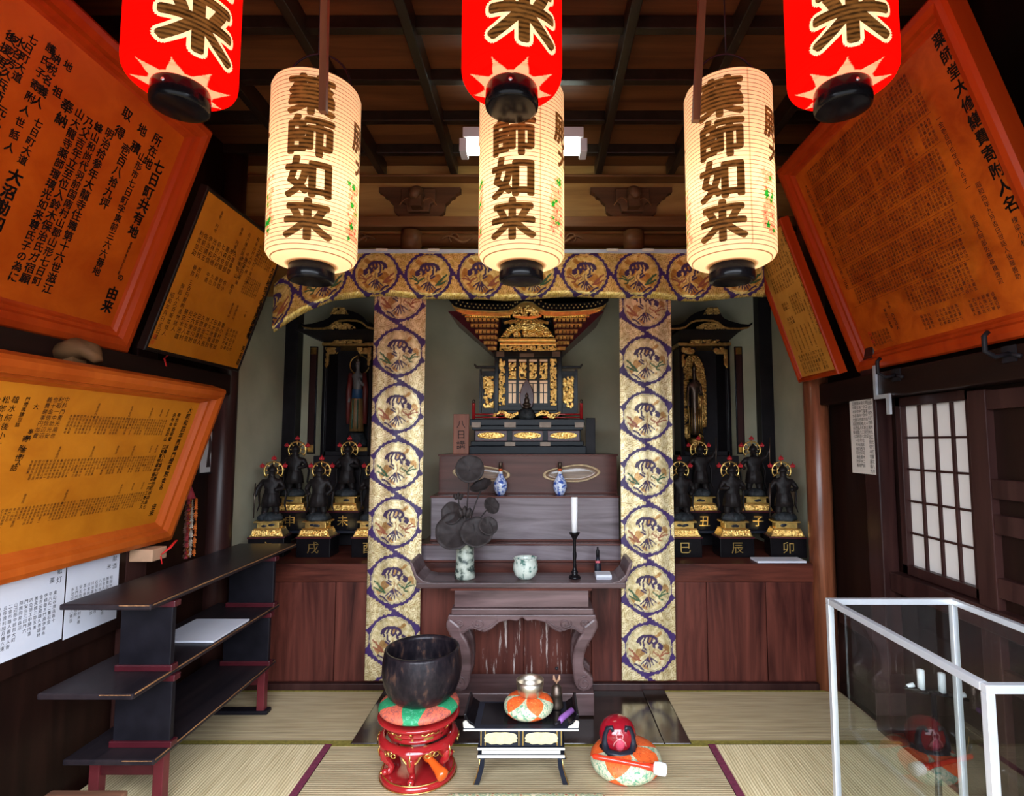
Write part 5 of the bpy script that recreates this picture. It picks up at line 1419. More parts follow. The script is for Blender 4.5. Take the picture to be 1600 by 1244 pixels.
# ================================================================ SIDE SHRINES
def skin(name, nodes, mat, parent, sub=1, loc=None, M=None):
    """nodes: (position, radius or (rx,ry), index of parent); grown into one continuous surface"""
    me = bpy.data.meshes.new(name)
    me.from_pydata([n[0] for n in nodes], [(n[2], i) for i, n in enumerate(nodes) if n[2] is not None], [])
    o = bpy.data.objects.new(name, me); COL.objects.link(o)
    md = o.modifiers.new('skin', 'SKIN'); md.use_smooth_shade = True
    for i, n in enumerate(nodes):
        r = n[1] if isinstance(n[1], tuple) else (n[1], n[1])
        me.skin_vertices[0].data[i].radius = r; me.skin_vertices[0].data[i].use_root = n[2] is None
    s = o.modifiers.new('sub', 'SUBSURF'); s.levels = s.render_levels = sub
    dg = bpy.context.evaluated_depsgraph_get(); dg.update()
    me2 = bpy.data.meshes.new_from_object(o.evaluated_get(dg)); o.modifiers.clear(); o.data = me2; bpy.data.meshes.remove(me)
    me2.materials.clear(); me2.materials.append(mat); me2.name = name
    o.parent = parent
    if loc: o.location = loc
    return o
def side_shrine(u, label, board_side, figure):
    Y = 4.02
    x0 = at(u, 600, Y).x
    zb = .723; zr = lambda v, y=Y: at(u, v, y).z - zb
    t = thing('side_shrine', label, 'shrine', (x0, Y, zb), 'pair of black side shrines')
    k = at(u + 100, 600, Y).x - x0; k /= 100
    hw_ = 37 * k; dY = .22
    yb = zr(712)
    MB().box(-hw_ - .04, hw_ + .04, -.06, dY, 0, yb).build('pedestal', BLACKMAT, t, bevel=.004)
    m = MB(); m.box(-hw_, hw_, dY - .015, dY, yb, zr(533)); m.box(-hw_, -hw_ + .02, 0, dY, yb, zr(533)); m.box(hw_ - .02, hw_, 0, dY, yb, zr(533)); m.box(-hw_, hw_, 0, dY, yb + .001, yb + .03); m.build('cabinet', BLACKMAT, t)
    for s in (-1, 1): MB().box(s * hw_ - .012, s * hw_ + .012, -.014, .0, yb, zr(533)).build('front_post', BLACKLAC, t, bevel=.003)
    m = MB(); m.box(-hw_ - .02, hw_ + .02, -.022, dY, zr(541), zr(536)); m.build('lintel', DULLGOLD, t, bevel=.002)
    relief_obj('lintel_carving', [DULLGOLD, BLACKLAC], t, hw_ * 1.5, .075, int(u) + 3, (0, -.024, zr(530)), .018, 70, mask=lambda X, Z: (np.abs(X) < .95 - .5 * (Z + 1) / 2).astype(float))
    for s in (-1, 1): relief_obj('corner_carving', [DULLGOLD, BLACKMAT], t, hw_ * .62, .16, int(u) + 7 + s, (s * hw_ * .66, -.008, zr(560)), .012, 34, mask=(lambda s: (lambda X, Z: ((s * X > -Z * 1.1 - .2) & (Z > -.95) & ((s * X > .5) | (Z > .35))).astype(float)))(s))
    # open door leaf on the outer side, edge on
    m = MB(); s = board_side; xd = s * (hw_ + .045)
    m.box(xd - .028, xd + .028, -.10, -.085, zr(709), zr(545)); dl = m.build('open_door', BLACKLAC, t, bevel=.002)
    m = MB(); m.box(xd - .020, xd + .020, -.103, -.1005, zr(706), zr(695)); m.box(xd - .020, xd + .020, -.103, -.1005, zr(557), zr(547)); m.build('gilt_end', GOLD, dl)
    MB().box(xd - .020, xd + .020, -.1025, -.1003, zr(694.5), zr(557.5)).build('door_panel', POSTDK, dl)
    # roof with curved gable
    RY = -.20; kk = lambda du, v: ((at(u + du, v, Y + RY).x - x0), at(u, v, Y + RY).z - zb)
    ch_ = [(-73, 507), (-68, 511), (-55, 512.5), (-38, 512), (-30, 510), (-22, 503), (-14, 500), (0, 499), (14, 500), (22, 503), (30, 510), (38, 512), (55, 512.5), (68, 511), (73, 507)]
    Cc = [kk(a_, b2) for a_, b2 in ch_]
    MB().strip(Cc, [(x * .985, z - .012) for x, z in Cc], RY, RY + .014).build('gold_eave', DULLGOLD, t)
    tp_ = [(x * 1.02, z + .015 + .065 * max(0, 1 - abs(x) / .26) ** 1.1) for x, z in Cc]
    MB().strip(tp_, [(x * 1.02, z + .0005) for x, z in Cc], RY - .006, dY + .03).build('roof', BLACKLAC, t)
    e0 = kk(60, 514); MB().hexa([(-hw_, 0, zr(535)), (hw_, 0, zr(535)), (hw_, dY, zr(535)), (-hw_, dY, zr(535))], [(-e0[0], RY + .016, e0[1]), (e0[0], RY + .016, e0[1]), (e0[0], dY + .02, e0[1]), (-e0[0], dY + .02, e0[1])]).build('soffit', BLACKMAT, t)
    a_ = kk(0, 508); relief_obj('gable_panel', [DULLGOLD, BLACKLAC], t, 46 * k, .055, int(u) + 20, (0, RY + .014, a_[1] - .004), .016, 60, mask=lambda X, Z: ((Z < 1 - 1.3 * X ** 2) & (Z > -1 + .3 * X ** 2)).astype(float))
    a_ = kk(0, 487); relief_obj('roof_crest', [DULLGOLD, BLACKLAC], t, 28 * k, .05, int(u) + 30, (0, RY - .01, a_[1]), .02, 40, mask=lambda X, Z: (np.abs(X) < 1 - .45 * (Z + 1) / 2).astype(float))
    # the figure inside stands on its own
    figure(x0, Y, zb + yb + .03, zr, k, u)
    return t
ROBER = plain('red_painted_robe', (.10, .014, .011, 1), .5, var=.3); ROBEB = plain('blue_painted_sash', (.012, .045, .11, 1), .5, var=.2); ROBEG = plain('green_painted_skirt', (.04, .10, .06, 1), .5, var=.3); ROBEY = plain('ochre_painted_skirt', (.15, .08, .025, 1), .5, var=.3)
def fig_painted(x0, Y, z0, zr, k, u):
    zb = Y * 0
    H = at(560, 560, Y + .06).z - z0
    xo = at(558, 600, Y + .06).x
    t = thing('standing_statue', 'painted standing statue in red robe with ringed halo inside the left side shrine', 'statue', (xo, Y + .075, z0))
    m = MB(); m.box(-.10, .10, -.06, .05, 0, .03); m.build('gilt_plinth', DULLGOLD, t, bevel=.003)
    m = MB(); m.lathe([(.075, .031), (.085, .06), (.06, .11), (.05, .135)], 20, rfun=lambda a, z: 1 + .12 * math.sin(a * 7 + z * 70)); m.build('rock_base', ROCK, t)
    b = .135; h = H - b
    nd = [((0, 0, b + h * .42), (.036, .030), None), ((0, 0, b + h * .25), (.040, .034), 0), ((0, .002, b + .01), (.046, .036), 1),
          ((0, 0, b + h * .58), (.034, .028), 0), ((0, 0, b + h * .76), (.036, .026), 3), ((0, -.002, b + h * .84), .012, 4), ((0, -.006, b + h * .90), .020, 5), ((0, -.004, b + h * .985), .017, 6),
          ((-.048, 0, b + h * .76), .017, 4), ((-.062, -.004, b + h * .58), .015, 8), ((-.058, -.012, b + h * .44), .012, 9), ((-.056, -.02, b + h * .40), .010, 10),
          ((.048, 0, b + h * .76), .017, 4), ((.058, -.012, b + h * .62), .015, 12), ((.028, -.038, b + h * .68), .012, 13), ((.018, -.044, b + h * .74), .009, 14)]
    bd = skin('body', nd, SKIN, t)
    m = MB(); m.tube([(-.05, -.002, b + h * .80), (-.064, 0, b + h * .56), (-.062, .0, b + h * .12)], [.022, .026, .020], 10, .8); m.tube([(.05, -.002, b + h * .80), (.062, -.004, b + h * .58), (.060, .0, b + h * .12)], [.022, .026, .020], 10, .8); m.build('red_sleeve', ROBER, t)
    MB().lathe([(.040, b + h * .46), (.0405, b + h * .58)], 20, close=True).build('blue_sash', ROBEB, t)
    MB().lathe([(.052, b + .012), (.050, b + h * .20), (.0435, b + h * .455)], 24, close=True, rfun=lambda a, z: 1 + .04 * math.sin(a * 12)).build('skirt', ROBEY, t)
    m = MB()
    for a in (-1.9, -1.2): m.tube([(.048 * math.cos(a), .048 * math.sin(a), b + h * .44), (.056 * math.cos(a), .056 * math.sin(a), b + .03)], .010, 8, .5)
    m.build('skirt_ribbon', ROBEG, t)
    m = MB(); cz = b + h * .92; m.tube([(.072 * math.cos(q_ * PI / 16), .03, cz + .072 * math.sin(q_ * PI / 16)) for q_ in range(33)], .005, 8, cap=False); m.tube([(0, .03, cz - .072), (0, .028, b + h * .7)], .004, 6); m.build('halo_ring', DULLGOLD, t)
    m = MB(); m.lathe([(.019, b + h * .955), (.018, b + h * .99), (.008, b + h * 1.03), (.001, b + h * 1.06)], 16, c=(0, -.004, 0)); m.build('hair', BRONZE, t)
    m = MB(); m.ball((0, -.0255, b + h * .90), .004, (.8, 1, 1.3), 8); m.build('nose', SKIN, bd)
    m = MB(); [m.ball((s * .007, -.0245, b + h * .915), .0028, (1.3, .6, .6), 8) for s in (-1, 1)]; m.build('eyes', INK, bd)
def fig_gilt(x0, Y, z0, zr, k, u):
    H = at(1086, 575, Y + .06).z - z0; xo = at(1086, 620, Y + .06).x
    t = thing('standing_statue', 'gilded dark standing statue before a carved flame nimbus inside the right side shrine', 'statue', (xo, Y + .075, z0))
    m = MB(); m.lathe([(.07, 0), (.075, .02), (.05, .05), (.065, .075), (.05, .10)], 24, rfun=lambda a, z: 1 + .08 * math.sin(a * 10)); m.build('lotus_base', DULLGOLD, t)
    b = .10; h = H - b
    nd = [((0, 0, b + h * .42), (.032, .026), None), ((0, 0, b + h * .25), (.036, .030), 0), ((0, .002, b + .01), (.042, .034), 1),
          ((0, 0, b + h * .58), (.030, .024), 0), ((0, 0, b + h * .76), (.032, .024), 3), ((0, -.002, b + h * .84), .011, 4), ((0, -.006, b + h * .90), .018, 5), ((0, -.004, b + h * .985), .014, 6),
          ((-.042, 0, b + h * .76), .014, 4), ((-.052, -.004, b + h * .58), .013, 8), ((-.046, -.018, b + h * .44), .010, 9),
          ((.042, 0, b + h * .76), .014, 4), ((.050, -.010, b + h * .60), .013, 11), ((.026, -.034, b + h * .66), .010, 12)]
    bd = skin('body', nd, BRONZE, t)
    m = MB()
    for s in (-1, 1): m.tube([(s * .045, -.004, b + h * .76), (s * .056, -.012, b + h * .5), (s * .046, -.02, b + h * .25), (s * .05, -.01, b + .03)], [.006, .010, .009, .006], 8, .5)
    for q_ in range(5): m.tube([((-.03 + .015 * q_), -.036 + .004 * abs(q_ - 2), b + h * .42), ((-.034 + .017 * q_), -.040 + .004 * abs(q_ - 2), b + .04)], .004, 6)
    m.build('robe_folds', DULLGOLD, t)
    m = MB(); m.lathe([(.016, b + h * .955), (.013, b + h * 1.02), (.004, b + h * 1.08)], 14, c=(0, -.004, 0)); m.build('topknot', BRONZE, t)
    m = MB(); m.ball((0, -.0235, b + h * .90), .0035, (.8, 1, 1.3), 8); m.build('nose', BRONZE, bd)
    relief_obj('flame_nimbus', [DULLGOLD, BLACKMAT], t, .20, H * 1.12, 91, (0, .045, H * .62), .03, 60, mask=lambda X, Z: ((X ** 2 + (np.clip(np.abs(Z), 0, 1)) ** 3.2 < 1) & ((np.abs(X) > .30) | (Z > .45))).astype(float))
side_shrine(544, 'black side shrine with gilt gable left of the altar, partly behind the left banner', -1, fig_painted)
side_shrine(1101, 'black side shrine with gilt gable right of the altar, beside the right banner', 1, fig_gilt)

# ================================================================ TEN ZODIAC GUARDIAN STATUES
def guardian(label, sign, u, Y, zbase, pose, turn, seed, hidden_sign=False):
    x = at(u, 850, Y).x
    t = thing('guardian_statue', label, 'statue', (x, Y, zbase), 'small guardian statues with wheel halos')
    k = Y / 3.62
    MB().box(-.108, .108, -.07, .09, 0, .118).build('plinth', BLACKLAC, t, bevel=.003)
    MB().box(-.112, .112, -.075, .09, .1185, .128).build('plinth_edge', MAROON, t, bevel=.002)
    if sign:
        T = Text2D(); T.ch(sign, 0, .060, .078, 'b'); pl = T.mesh('sign_lettering', GOLD, basis((0, -.0705, 0), (1, 0, 0), (0, 0, 1), (0, -1, 0)), t, .0012)
    m = MB(); m.frustum(0, .0, .129, .172, .205, .14, .165, .11); m.box(-.083, .083, -.058, .058, .172, .178)
    m.build('gold_foot', GOLD, t, bevel=.002)
    relief_obj('foot_relief', [GOLD, DULLGOLD], t, .175, .036, seed, (0, -.066, .151), .008, 50).rotation_euler = (-.33, 0, 0)
    m = MB(); m.box(-.066, .066, -.045, .045, .178, .214); m.box(-.084, .084, -.057, .057, .214, .224); m.build('gold_pedestal', GOLD, t, bevel=.002)
    m = MB(); rg = random.Random(seed)
    for i in range(3): m.ball((rg.uniform(-.027, .027), -.0452, .196 + rg.uniform(-.004, .004)), .012, (1.4, .25, .7), 10)
    m.build('pedestal_opening', BLUEBLACK, t)
    g = random.Random(seed + 5)
    ph = g.uniform(0, 6)
    MB().lathe([(.066, .2245), (.074, .236), (.068, .252), (.056, .266), (.030, .274)], 26, rfun=lambda a, z: 1 + .10 * math.sin(a * 5 + ph) + .06 * math.sin(a * 11 + z * 120)).build('rock_base', ROCK, t)
    b = .268; s = 1.0
    arms = {
        'hips': [((-.052, 0, b + .205), .019, 4), ((-.086, .005, b + .155), .016, 8), ((-.052, -.024, b + .118), .013, 9), ((.052, 0, b + .205), .019, 4), ((.086, .005, b + .155), .016, 11), ((.052, -.024, b + .118), .013, 12)],
        'raise': [((-.052, 0, b + .205), .019, 4), ((-.088, -.008, b + .168), .016, 8), ((-.066, -.040, b + .140), .013, 9), ((.052, 0, b + .207), .019, 4), ((.092, .0, b + .228), .016, 11), ((.098, -.028, b + .270), .013, 12)],
        'chest': [((-.052, 0, b + .205), .019, 4), ((-.080, -.012, b + .158), .016, 8), ((-.028, -.052, b + .168), .013, 9), ((.052, 0, b + .205), .019, 4), ((.080, -.012, b + .158), .016, 11), ((.028, -.052, b + .172), .013, 12)],
        'one': [((-.052, 0, b + .205), .019, 4), ((-.084, -.004, b + .160), .016, 8), ((-.094, -.018, b + .105), .013, 9), ((.052, 0, b + .205), .019, 4), ((.082, -.010, b + .160), .016, 11), ((.030, -.050, b + .152), .013, 12)],
    }[pose]
    base = [((0, 0, b + .108), (.044, .036), None), ((-.030, -.006, b + .060), (.026, .026), 0), ((-.036, -.004, b + .0), (.018, .022), 1),
            ((0, 0, b + .150), (.040, .032), 0), ((0, .002, b + .203), (.044, .032), 3), ((0, -.004, b + .226), .018, 4), ((0, -.008, b + .252), (.026, .027), 5), ((0, -.006, b + .276), .021, 6)]
    legs = [((.030, -.006, b + .060), (.026, .026), 0), ((.036, -.004, b + .0), (.018, .022), 14)]
    feet = [((-.040, -.034, b - .004), (.013, .010), 2), ((.040, -.034, b - .004), (.013, .010), 15)]
    bd = skin('body', base + arms + legs + feet, STATUE, t)
    m = MB()
    m.lathe([(.058, b + .045), (.052, b + .09), (.045, b + .122), (.042, b + .13)], 26, close=True, rfun=lambda a, z: 1 + .07 * math.sin(a * 9 + seed)); m.build('armour_skirt', STATUE, t)
    for q_ in (-1, 1): MB().tube([(q_ * .058, .024, b + .21), (q_ * .085, .030, b + .13), (q_ * .078, .024, b + .05), (q_ * .091, .02, b + .005)], [.010, .016, .013, .005], 8, .4).build('trailing_scarf', STATUE, t)
    m = MB(); hz = b + .268
    m.lathe([(.029, 0), (.028, .014), (.022, .028), (.010, .036), (.004, .048)], 18, c=(0, -.004, hz)); m.build('helmet', STATUE, t)
    m = MB(); m.ball((0, -.034, b + .250), .005, (.8, 1, 1.3), 8); [m.ball((q * .009, -.032, b + .258), .0045, (1.2, .6, .7), 8) for q in (-1, 1)]; m.tube([(-.010, -.032, b + .236), (0, -.035, b + .2375), (.010, -.032, b + .236)], .0025, 6); m.build('face', STATUE, bd)
    if pose in ('raise', 'one'):
        a_ = arms[5][0] if pose == 'raise' else arms[2][0]
        m = MB(); m.tube([(a_[0], a_[1] - .008, a_[2] - .13), (a_[0] + .004, a_[1] - .012, a_[2] + .09)], .0042, 8); m.build('staff', BRONZE, t)
    # wheel halo with three red flames
    R, cz, yy = .058, b + .272, .030
    m = MB(); m.tube([(R * math.sin(-2.2 + 4.4 * q / 28), yy, cz + R * math.cos(-2.2 + 4.4 * q / 28)) for q in range(29)], .0055, 8)
    m.tube([(R * .45 * math.sin(2 * PI * q / 16), yy, cz + R * .45 * math.cos(2 * PI * q / 16)) for q in range(17)], .004, 6)
    for q in range(7):
        a = -2.2 + 4.4 * q / 6; m.tube([(R * .45 * math.sin(a), yy, cz + R * .45 * math.cos(a)), (R * 1.16 * math.sin(a), yy, cz + R * 1.16 * math.cos(a))], [.004, .0055], 6)
    m.tube([(0, yy, cz - .02), (0, .022, b + .19)], .004, 6)
    ho = m.build('wheel_halo', GOLD, t)
    for q in (-1.25, 0, 1.25):
        dx, dz = math.sin(q), math.cos(q); c = Vector((R * 1.22 * dx, yy, cz + R * 1.22 * dz)); m = MB()
        for j in (-1, 0, 1):
            d = Vector((j * .008, 0, 0)); m.tube([c + d, c + d * 1.4 + Vector((dx * .004, 0, .012)), c + d * .5 + Vector((dx * .003, 0, .034 - abs(j) * .010))], [.011, .010, .001], 8, .6)
        m.build('red_flame', REDFLAME, ho)
    t.rotation_euler = (0, 0, turn)
    return t
Z1 = .7235
YF, YR_ = 3.615, 3.86
Z2 = Z1 + .132
def stand(label, x0, x1):
    t = thing('statue_step', label, 'step', ((x0 + x1) / 2, YR_, Z1), 'black steps under the rear guardian statues')
    h = (x1 - x0) / 2
    MB().box(-h, h, -.085, .095, .112, .1305).build('step_board', BLUEBLACK, t, bevel=.003)
    for x in (-h + .04, 0, h - .04): MB().box(x - .03, x + .03, -.06, .08, 0, .1115).build('step_leg', BLUEBLACK, t, bevel=.003)
stand('low black step under the two rear guardian statues on the left', -1.84, -1.17)
stand('low black step under the two rear guardian statues on the right', .98, 1.66)
guardian('guardian statue with golden sign 戌, front row left of the left banner', '戌', 496, YF, Z1, 'hips', .0, 1)
guardian('guardian statue at the far left, its plinth hidden by the shelf', '亥', 421, YF, Z1, 'one', .15, 2)
guardian('guardian statue with golden sign 酉, mostly hidden behind the left banner', '酉', 581, YF, Z1, 'chest', .0, 3)
guardian('guardian statue with golden sign 申, rear row at the left by the corner post', '申', 457, YR_, Z2, 'one', .1, 4)
guardian('guardian statue with golden sign 未, rear row in front of the left side shrine', '未', 540, YR_, Z2, 'chest', .0, 5)
guardian('guardian statue with golden sign 巳, front row partly hidden by the right banner', '巳', 1066, YF, Z1, 'hips', .0, 6)
guardian('guardian statue with golden sign 辰, middle of the front row on the right', '辰', 1146, YF, Z1, 'chest', .0, 7)
guardian('guardian statue with golden sign 卯, far right behind the white folder', '卯', 1227, YF, Z1, 'one', -.15, 8)
guardian('guardian statue with golden sign 丑, rear row in front of the right side shrine', '丑', 1097, YR_, Z2, 'raise', .0, 9)
guardian('guardian statue with golden sign 子, rear row at the right against the pale wall', '子', 1181, YR_, Z2, 'raise', -.1, 10)
# white folder on the right cabinet
m = MB(); a, b_ = at(1183, 880, 3.40), at(1262, 884, 3.40)
o = m.bevbox(a.x, b_.x - .01, 3.39, 3.51, .7228, .735, .002).build('white_folder', PAPER)
tag(o, 'flat white folder lying on the right cabinet before the guardian statues', 'folder')

# ================================================================ RITUAL THINGS ON THE FLOOR
def patchwork(name, cols, n, wedge):
    """cushion cover sewn of wedge patches, with a small woven figure"""
    t = NT(name); tc = t.node('ShaderNodeTexCoord'); sp = t.node('ShaderNodeSeparateXYZ'); t.link(tc.outputs['Object'], sp.inputs[0])
    an = t.node('ShaderNodeMath', operation='ARCTAN2'); t.link(sp.outputs['Y'], an.inputs[0]); t.link(sp.outputs['X'], an.inputs[1])
    ml = t.node('ShaderNodeMath', operation='MULTIPLY_ADD'); ml.inputs[1].default_value = n / (2 * PI); ml.inputs[2].default_value = wedge + 50; t.link(an.outputs[0], ml.inputs[0])
    # radius shifts the seams, giving diamond shaped patches
    cb = t.node('ShaderNodeCombineXYZ'); t.link(sp.outputs['X'], cb.inputs[0]); t.link(sp.outputs['Y'], cb.inputs[1])
    ln = t.node('ShaderNodeVectorMath', operation='LENGTH'); t.link(cb.outputs[0], ln.inputs[0])
    return t, sp, ml.outputs[0], ln.outputs['Value']
def two_tone(name, c1, c2, n, wedge, rsplit, fig):
    t, sp, a, r = patchwork(name, None, n, wedge)
    fr = t.node('ShaderNodeMath', operation='FRACT'); t.link(a, fr.inputs[0])
    ce = t.node('ShaderNodeMath', operation='SUBTRACT'); ce.inputs[1].default_value = .5; t.link(fr.outputs[0], ce.inputs[0])
    ab = t.node('ShaderNodeMath', operation='ABSOLUTE'); t.link(ce.outputs[0], ab.inputs[0])          # 0 centre .. .5 seam
    rr = t.node('ShaderNodeMapRange'); rr.inputs[1].default_value = rsplit[0]; rr.inputs[2].default_value = rsplit[1]; t.link(r, rr.inputs[0])
    if len(rsplit) > 2:
        sgn = t.node('ShaderNodeMath', operation='MULTIPLY_ADD'); sgn.inputs[1].default_value = rsplit[2]; sgn.inputs[2].default_value = rsplit[3]; t.link(sp.outputs['Z'], sgn.inputs[0]); sa = t.node('ShaderNodeMath', operation='ABSOLUTE'); t.link(sgn.outputs[0], sa.inputs[0]); q = sa.outputs[0]
    else:
        q = rr.outputs[0]
    h = t.node('ShaderNodeMath', operation='MULTIPLY'); h.inputs[1].default_value = .5; t.link(q, h.inputs[0])
    lt = t.node('ShaderNodeMath', operation='LESS_THAN'); t.link(ab.outputs[0], lt.inputs[0]); t.link(h.outputs[0], lt.inputs[1])
    v = t.coords(); n1 = t.noise(v, 60, 3, .6, 1.5); vo = t.node('ShaderNodeTexVoronoi', feature='DISTANCE_TO_EDGE'); vo.inputs['Scale'].default_value = 34; t.link(v, vo.inputs['Vector'])
    f1 = t.ramp(n1, [(.40, fig[0]), (.52, c1)]); f2 = t.ramp(n1, [(.36, fig[1]), (.42, c2), (.60, c2), (.66, fig[2])])
    mx = t.node('ShaderNodeMix', data_type='RGBA'); t.link(lt.outputs[0], mx.inputs[0]); t.link(f1, mx.inputs[6]); t.link(f2, mx.inputs[7])
    t.link(mx.outputs[2], t.b.inputs['Base Color']); t.bump(n1, .15, .003); return t.done(.55, 0, .35)
CUSH_BIG = two_tone('green_red_patchwork', srgb(214, 104, 78), srgb(40, 140, 92), 5, .75, (.215, .075), (srgb(150, 80, 76), srgb(90, 170, 130), srgb(60, 120, 90)))
m_ = CUSH_BIG
CUSH_O = two_tone('orange_cream_patchwork', srgb(206, 200, 168), srgb(232, 96, 40), 5, .1, (.0, .2, 15.0, -.66), (srgb(96, 150, 120), srgb(196, 70, 36), srgb(240, 140, 80)))
CUSH_S = two_tone('small_orange_cream_patchwork', srgb(206, 200, 168), srgb(236, 98, 40), 5, .45, (.0, .2, 20.0, -.66), (srgb(96, 150, 120), srgb(196, 70, 36), srgb(240, 140, 80)))
def cushion_prof(R, h, lip=.85):
    return [(R * .55, .0), (R * .82, h * .06), (R * .96, h * .25), (R, h * .45), (R * .97, h * .66), (R * .85, h * .86), (R * .60, h * .98), (R * .35, h), (.001, h * .97)]

# red lacquered stand of the big bowl
SX, SYY = at(654, 1180, 2.545).x, 2.545
t = thing('bowl_stand', 'red lacquered round stand with gold trim and curved legs under the big bowl', 'stand', (SX, SYY, .0006))
MB().lathe([(.135, 0), (.160, .004), (.165, .020), (.160, .034), (.148, .038), (.10, .036), (.001, .036)], 48).build('foot_ring', REDLAC, t)
m = MB(); m.tube([(.154 * math.cos(q * PI / 32), .154 * math.sin(q * PI / 32), .037) for q in range(65)], .0032, 6, cap=False); m.tube([(.166 * math.cos(q * PI / 32), .166 * math.sin(q * PI / 32), .012) for q in range(65)], .0025, 6, cap=False); m.build('gold_ring', GOLD, t)
NL = 6
for k in range(NL):
    a = -PI / 2 + 2 * PI * k / NL
    d = Vector((math.cos(a), math.sin(a), 0))
    pts = [(.135, .165), (.152, .150), (.150, .120), (.128, .090), (.118, .070), (.126, .052), (.140, .046)]
    m = MB(); m.tube([d * r + Vector((0, 0, z)) for r, z in pts], [.020, .019, .016, .012, .012, .014, .013], 12, 1.2); m.ball(tuple(d * .147 + Vector((0, 0, .053))), .016, n=14)
    lg = m.build('leg', REDLAC, t)
    m = MB(); m.ball(tuple(d * .163 + Vector((0, 0, .053))), .006, n=10); m.tube([d * r + Vector((0, 0, z)) for r, z in [(.166, .195), (.176, .165), (.171, .135)]], .004, 6); m.build('gold_trim', GOLD, lg)
def apron_r(a, z):
    f = ((a + PI / 2) / (2 * PI) * NL) % 1
    return 1.0
vs, fs, sm = [], [], []; n = 144; prof = [(.148, .212), (.162, .205), (.172, .190), (.174, .170), (.166, .150), (.155, .130), (.150, .120)]
for j, (r, z) in enumerate(prof):
    for k in range(n):
        a = 2 * PI * k / n; f = abs((((a + PI / 2) / (2 * PI) * NL) % 1) - .5) * 2      # 1 at a leg
        drop = (.35 + .65 * f ** 2 + .10 * math.cos(f * 9)) 
        zz = .212 - (.212 - z) * (drop if j > 2 else 1) ** (1 if j > 3 else .5); vs.append((r * math.cos(a), r * math.sin(a), zz))
for j in range(len(prof) - 1):
    for k in range(n): fs.append((j * n + k, (j + 1) * n + k, (j + 1) * n + (k + 1) % n, j * n + (k + 1) % n))
o = MB().add(vs, fs, True).build('apron', REDLAC, t); so = o.modifiers.new('t', 'SOLIDIFY'); so.thickness = .008
m = MB(); jl = (len(prof) - 1) * n
m.tube([Vector(vs[jl + k % n]) * 1.0 + Vector((vs[jl + k % n][0] * .02, vs[jl + k % n][1] * .02, 0)) for k in range(n + 1)], .003, 6, cap=False); m.build('gold_edge', GOLD, t)
m = MB()
for k in range(NL):
    a0 = -PI / 2 + 2 * PI * (k + .5) / NL
    for s in (-1, 0, 1):
        c = a0 + s * .10; m.tube([(.176 * math.cos(c + .07 * math.cos(q * .6)), .176 * math.sin(c + .07 * math.cos(q * .6)), .178 + (.006 if s == 0 else 0) + .010 * math.sin(q * .6)) for q in range(11)], .0022, 6)
m.build('gold_cloud', GOLD, t)
MB().lathe([(.135, .2125), (.128, .220), (.128, .236), (.140, .240), (.146, .246), (.140, .250), (.150, .268), (.172, .280), (.178, .286), (.178, .296), (.165, .298), (.12, .290), (.001, .290)], 48).build('upper_drum', REDLAC, t)
m = MB()
for k in range(NL * 2):
    a0 = -PI / 2 + 2 * PI * k / (NL * 2); w_ = .16 if k % 2 else .03
    for j in range(6):
        a1, a2 = a0 - w_ + 2 * w_ * j / 6, a0 - w_ + 2 * w_ * (j + 1) / 6
        m.add([(.1295 * math.cos(a1), .1295 * math.sin(a1), .222), (.1295 * math.cos(a2), .1295 * math.sin(a2), .222), (.1295 * math.cos(a2), .1295 * math.sin(a2), .235), (.1295 * math.cos(a1), .1295 * math.sin(a1), .235)], [(0, 1, 2, 3)])
    if k % 2 == 0: m.tube([(.146 * math.cos(a0), .146 * math.sin(a0), .251), (.166 * math.cos(a0), .166 * math.sin(a0), .276)], .006, 6, .4)
    else:
        for s in (-1, 1): m.tube([(.157 * math.cos(a0 + s * .05 * q), .157 * math.sin(a0 + s * .05 * q), .262 + .004 * math.sin(q * 1.5)) for q in range(6)], .003, 6)
m.build('gold_band', GOLD, t)
t.scale = (1, 1, .885)
# mallet lying in the stand
t = thing('bell_striker', 'orange red lacquered striker with white cloth end lying inside the red stand', 'striker', (SX + .02, SYY - .02, .037))
a = Vector((-.055, .03, .115)); b2 = Vector((.12, -.125, .028)); d = b2 - a
MB().tube([a + d * q for q in (.42, .46, .55, .60, .70, .82, .86, .92, .97, 1.0)], [.016, .020, .020, .014, .017, .020, .023, .026, .026, .012], 16).build('handle', ORANGELAC, t)
MB().tube([a + d * q for q in (0, .05, .2, .38, .415)], [.012, .022, .024, .020, .016], 14).build('cloth_head', WHITECLOTH, t)

# cushion and big bowl gong
t = tag(MB().lathe(cushion_prof(.176, .060), 48).build('round_cushion', CUSH_BIG, loc=(SX, SYY, .2655)), 'green and red patchwork cushion between the big black bowl and its red stand', 'cushion')
t = thing('singing_bowl', 'big black hammered bowl gong on the red stand at the left', 'bowl gong', (SX + .01, SYY, .322))
HAM = NT('hammered_black_bronze'); vo = HAM.node('ShaderNodeTexVoronoi'); vo.inputs['Scale'].default_value = 75; HAM.link(HAM.coords((1, 1, .8)), vo.inputs['Vector'])
n2 = HAM.noise(HAM.coords((1, 1, .5)), 35, 4); HAM.link(HAM.ramp(n2, [(.4, (.008, .006, .009, 1)), (.60, (.020, .014, .017, 1)), (.74, (.10, .05, .034, 1))]), HAM.b.inputs['Base Color'])
HAM.bump(vo.outputs['Distance'], .18, .003); HAM = HAM.done(.36, .2, .25)
zr_ = at(659, 1011, 2.545).z - .322
BW = .176
MB().lathe([(.09, .0), (.125, .006), (.150, .030), (.167, .075), (.175, .120), (.173, zr_ - .055), (.166, zr_ - .012), (.163, zr_), (.153, zr_), (.150, zr_ - .02), (.160, .12), (.14, .04), (.001, .02)], 56).build('bowl', HAM, t)

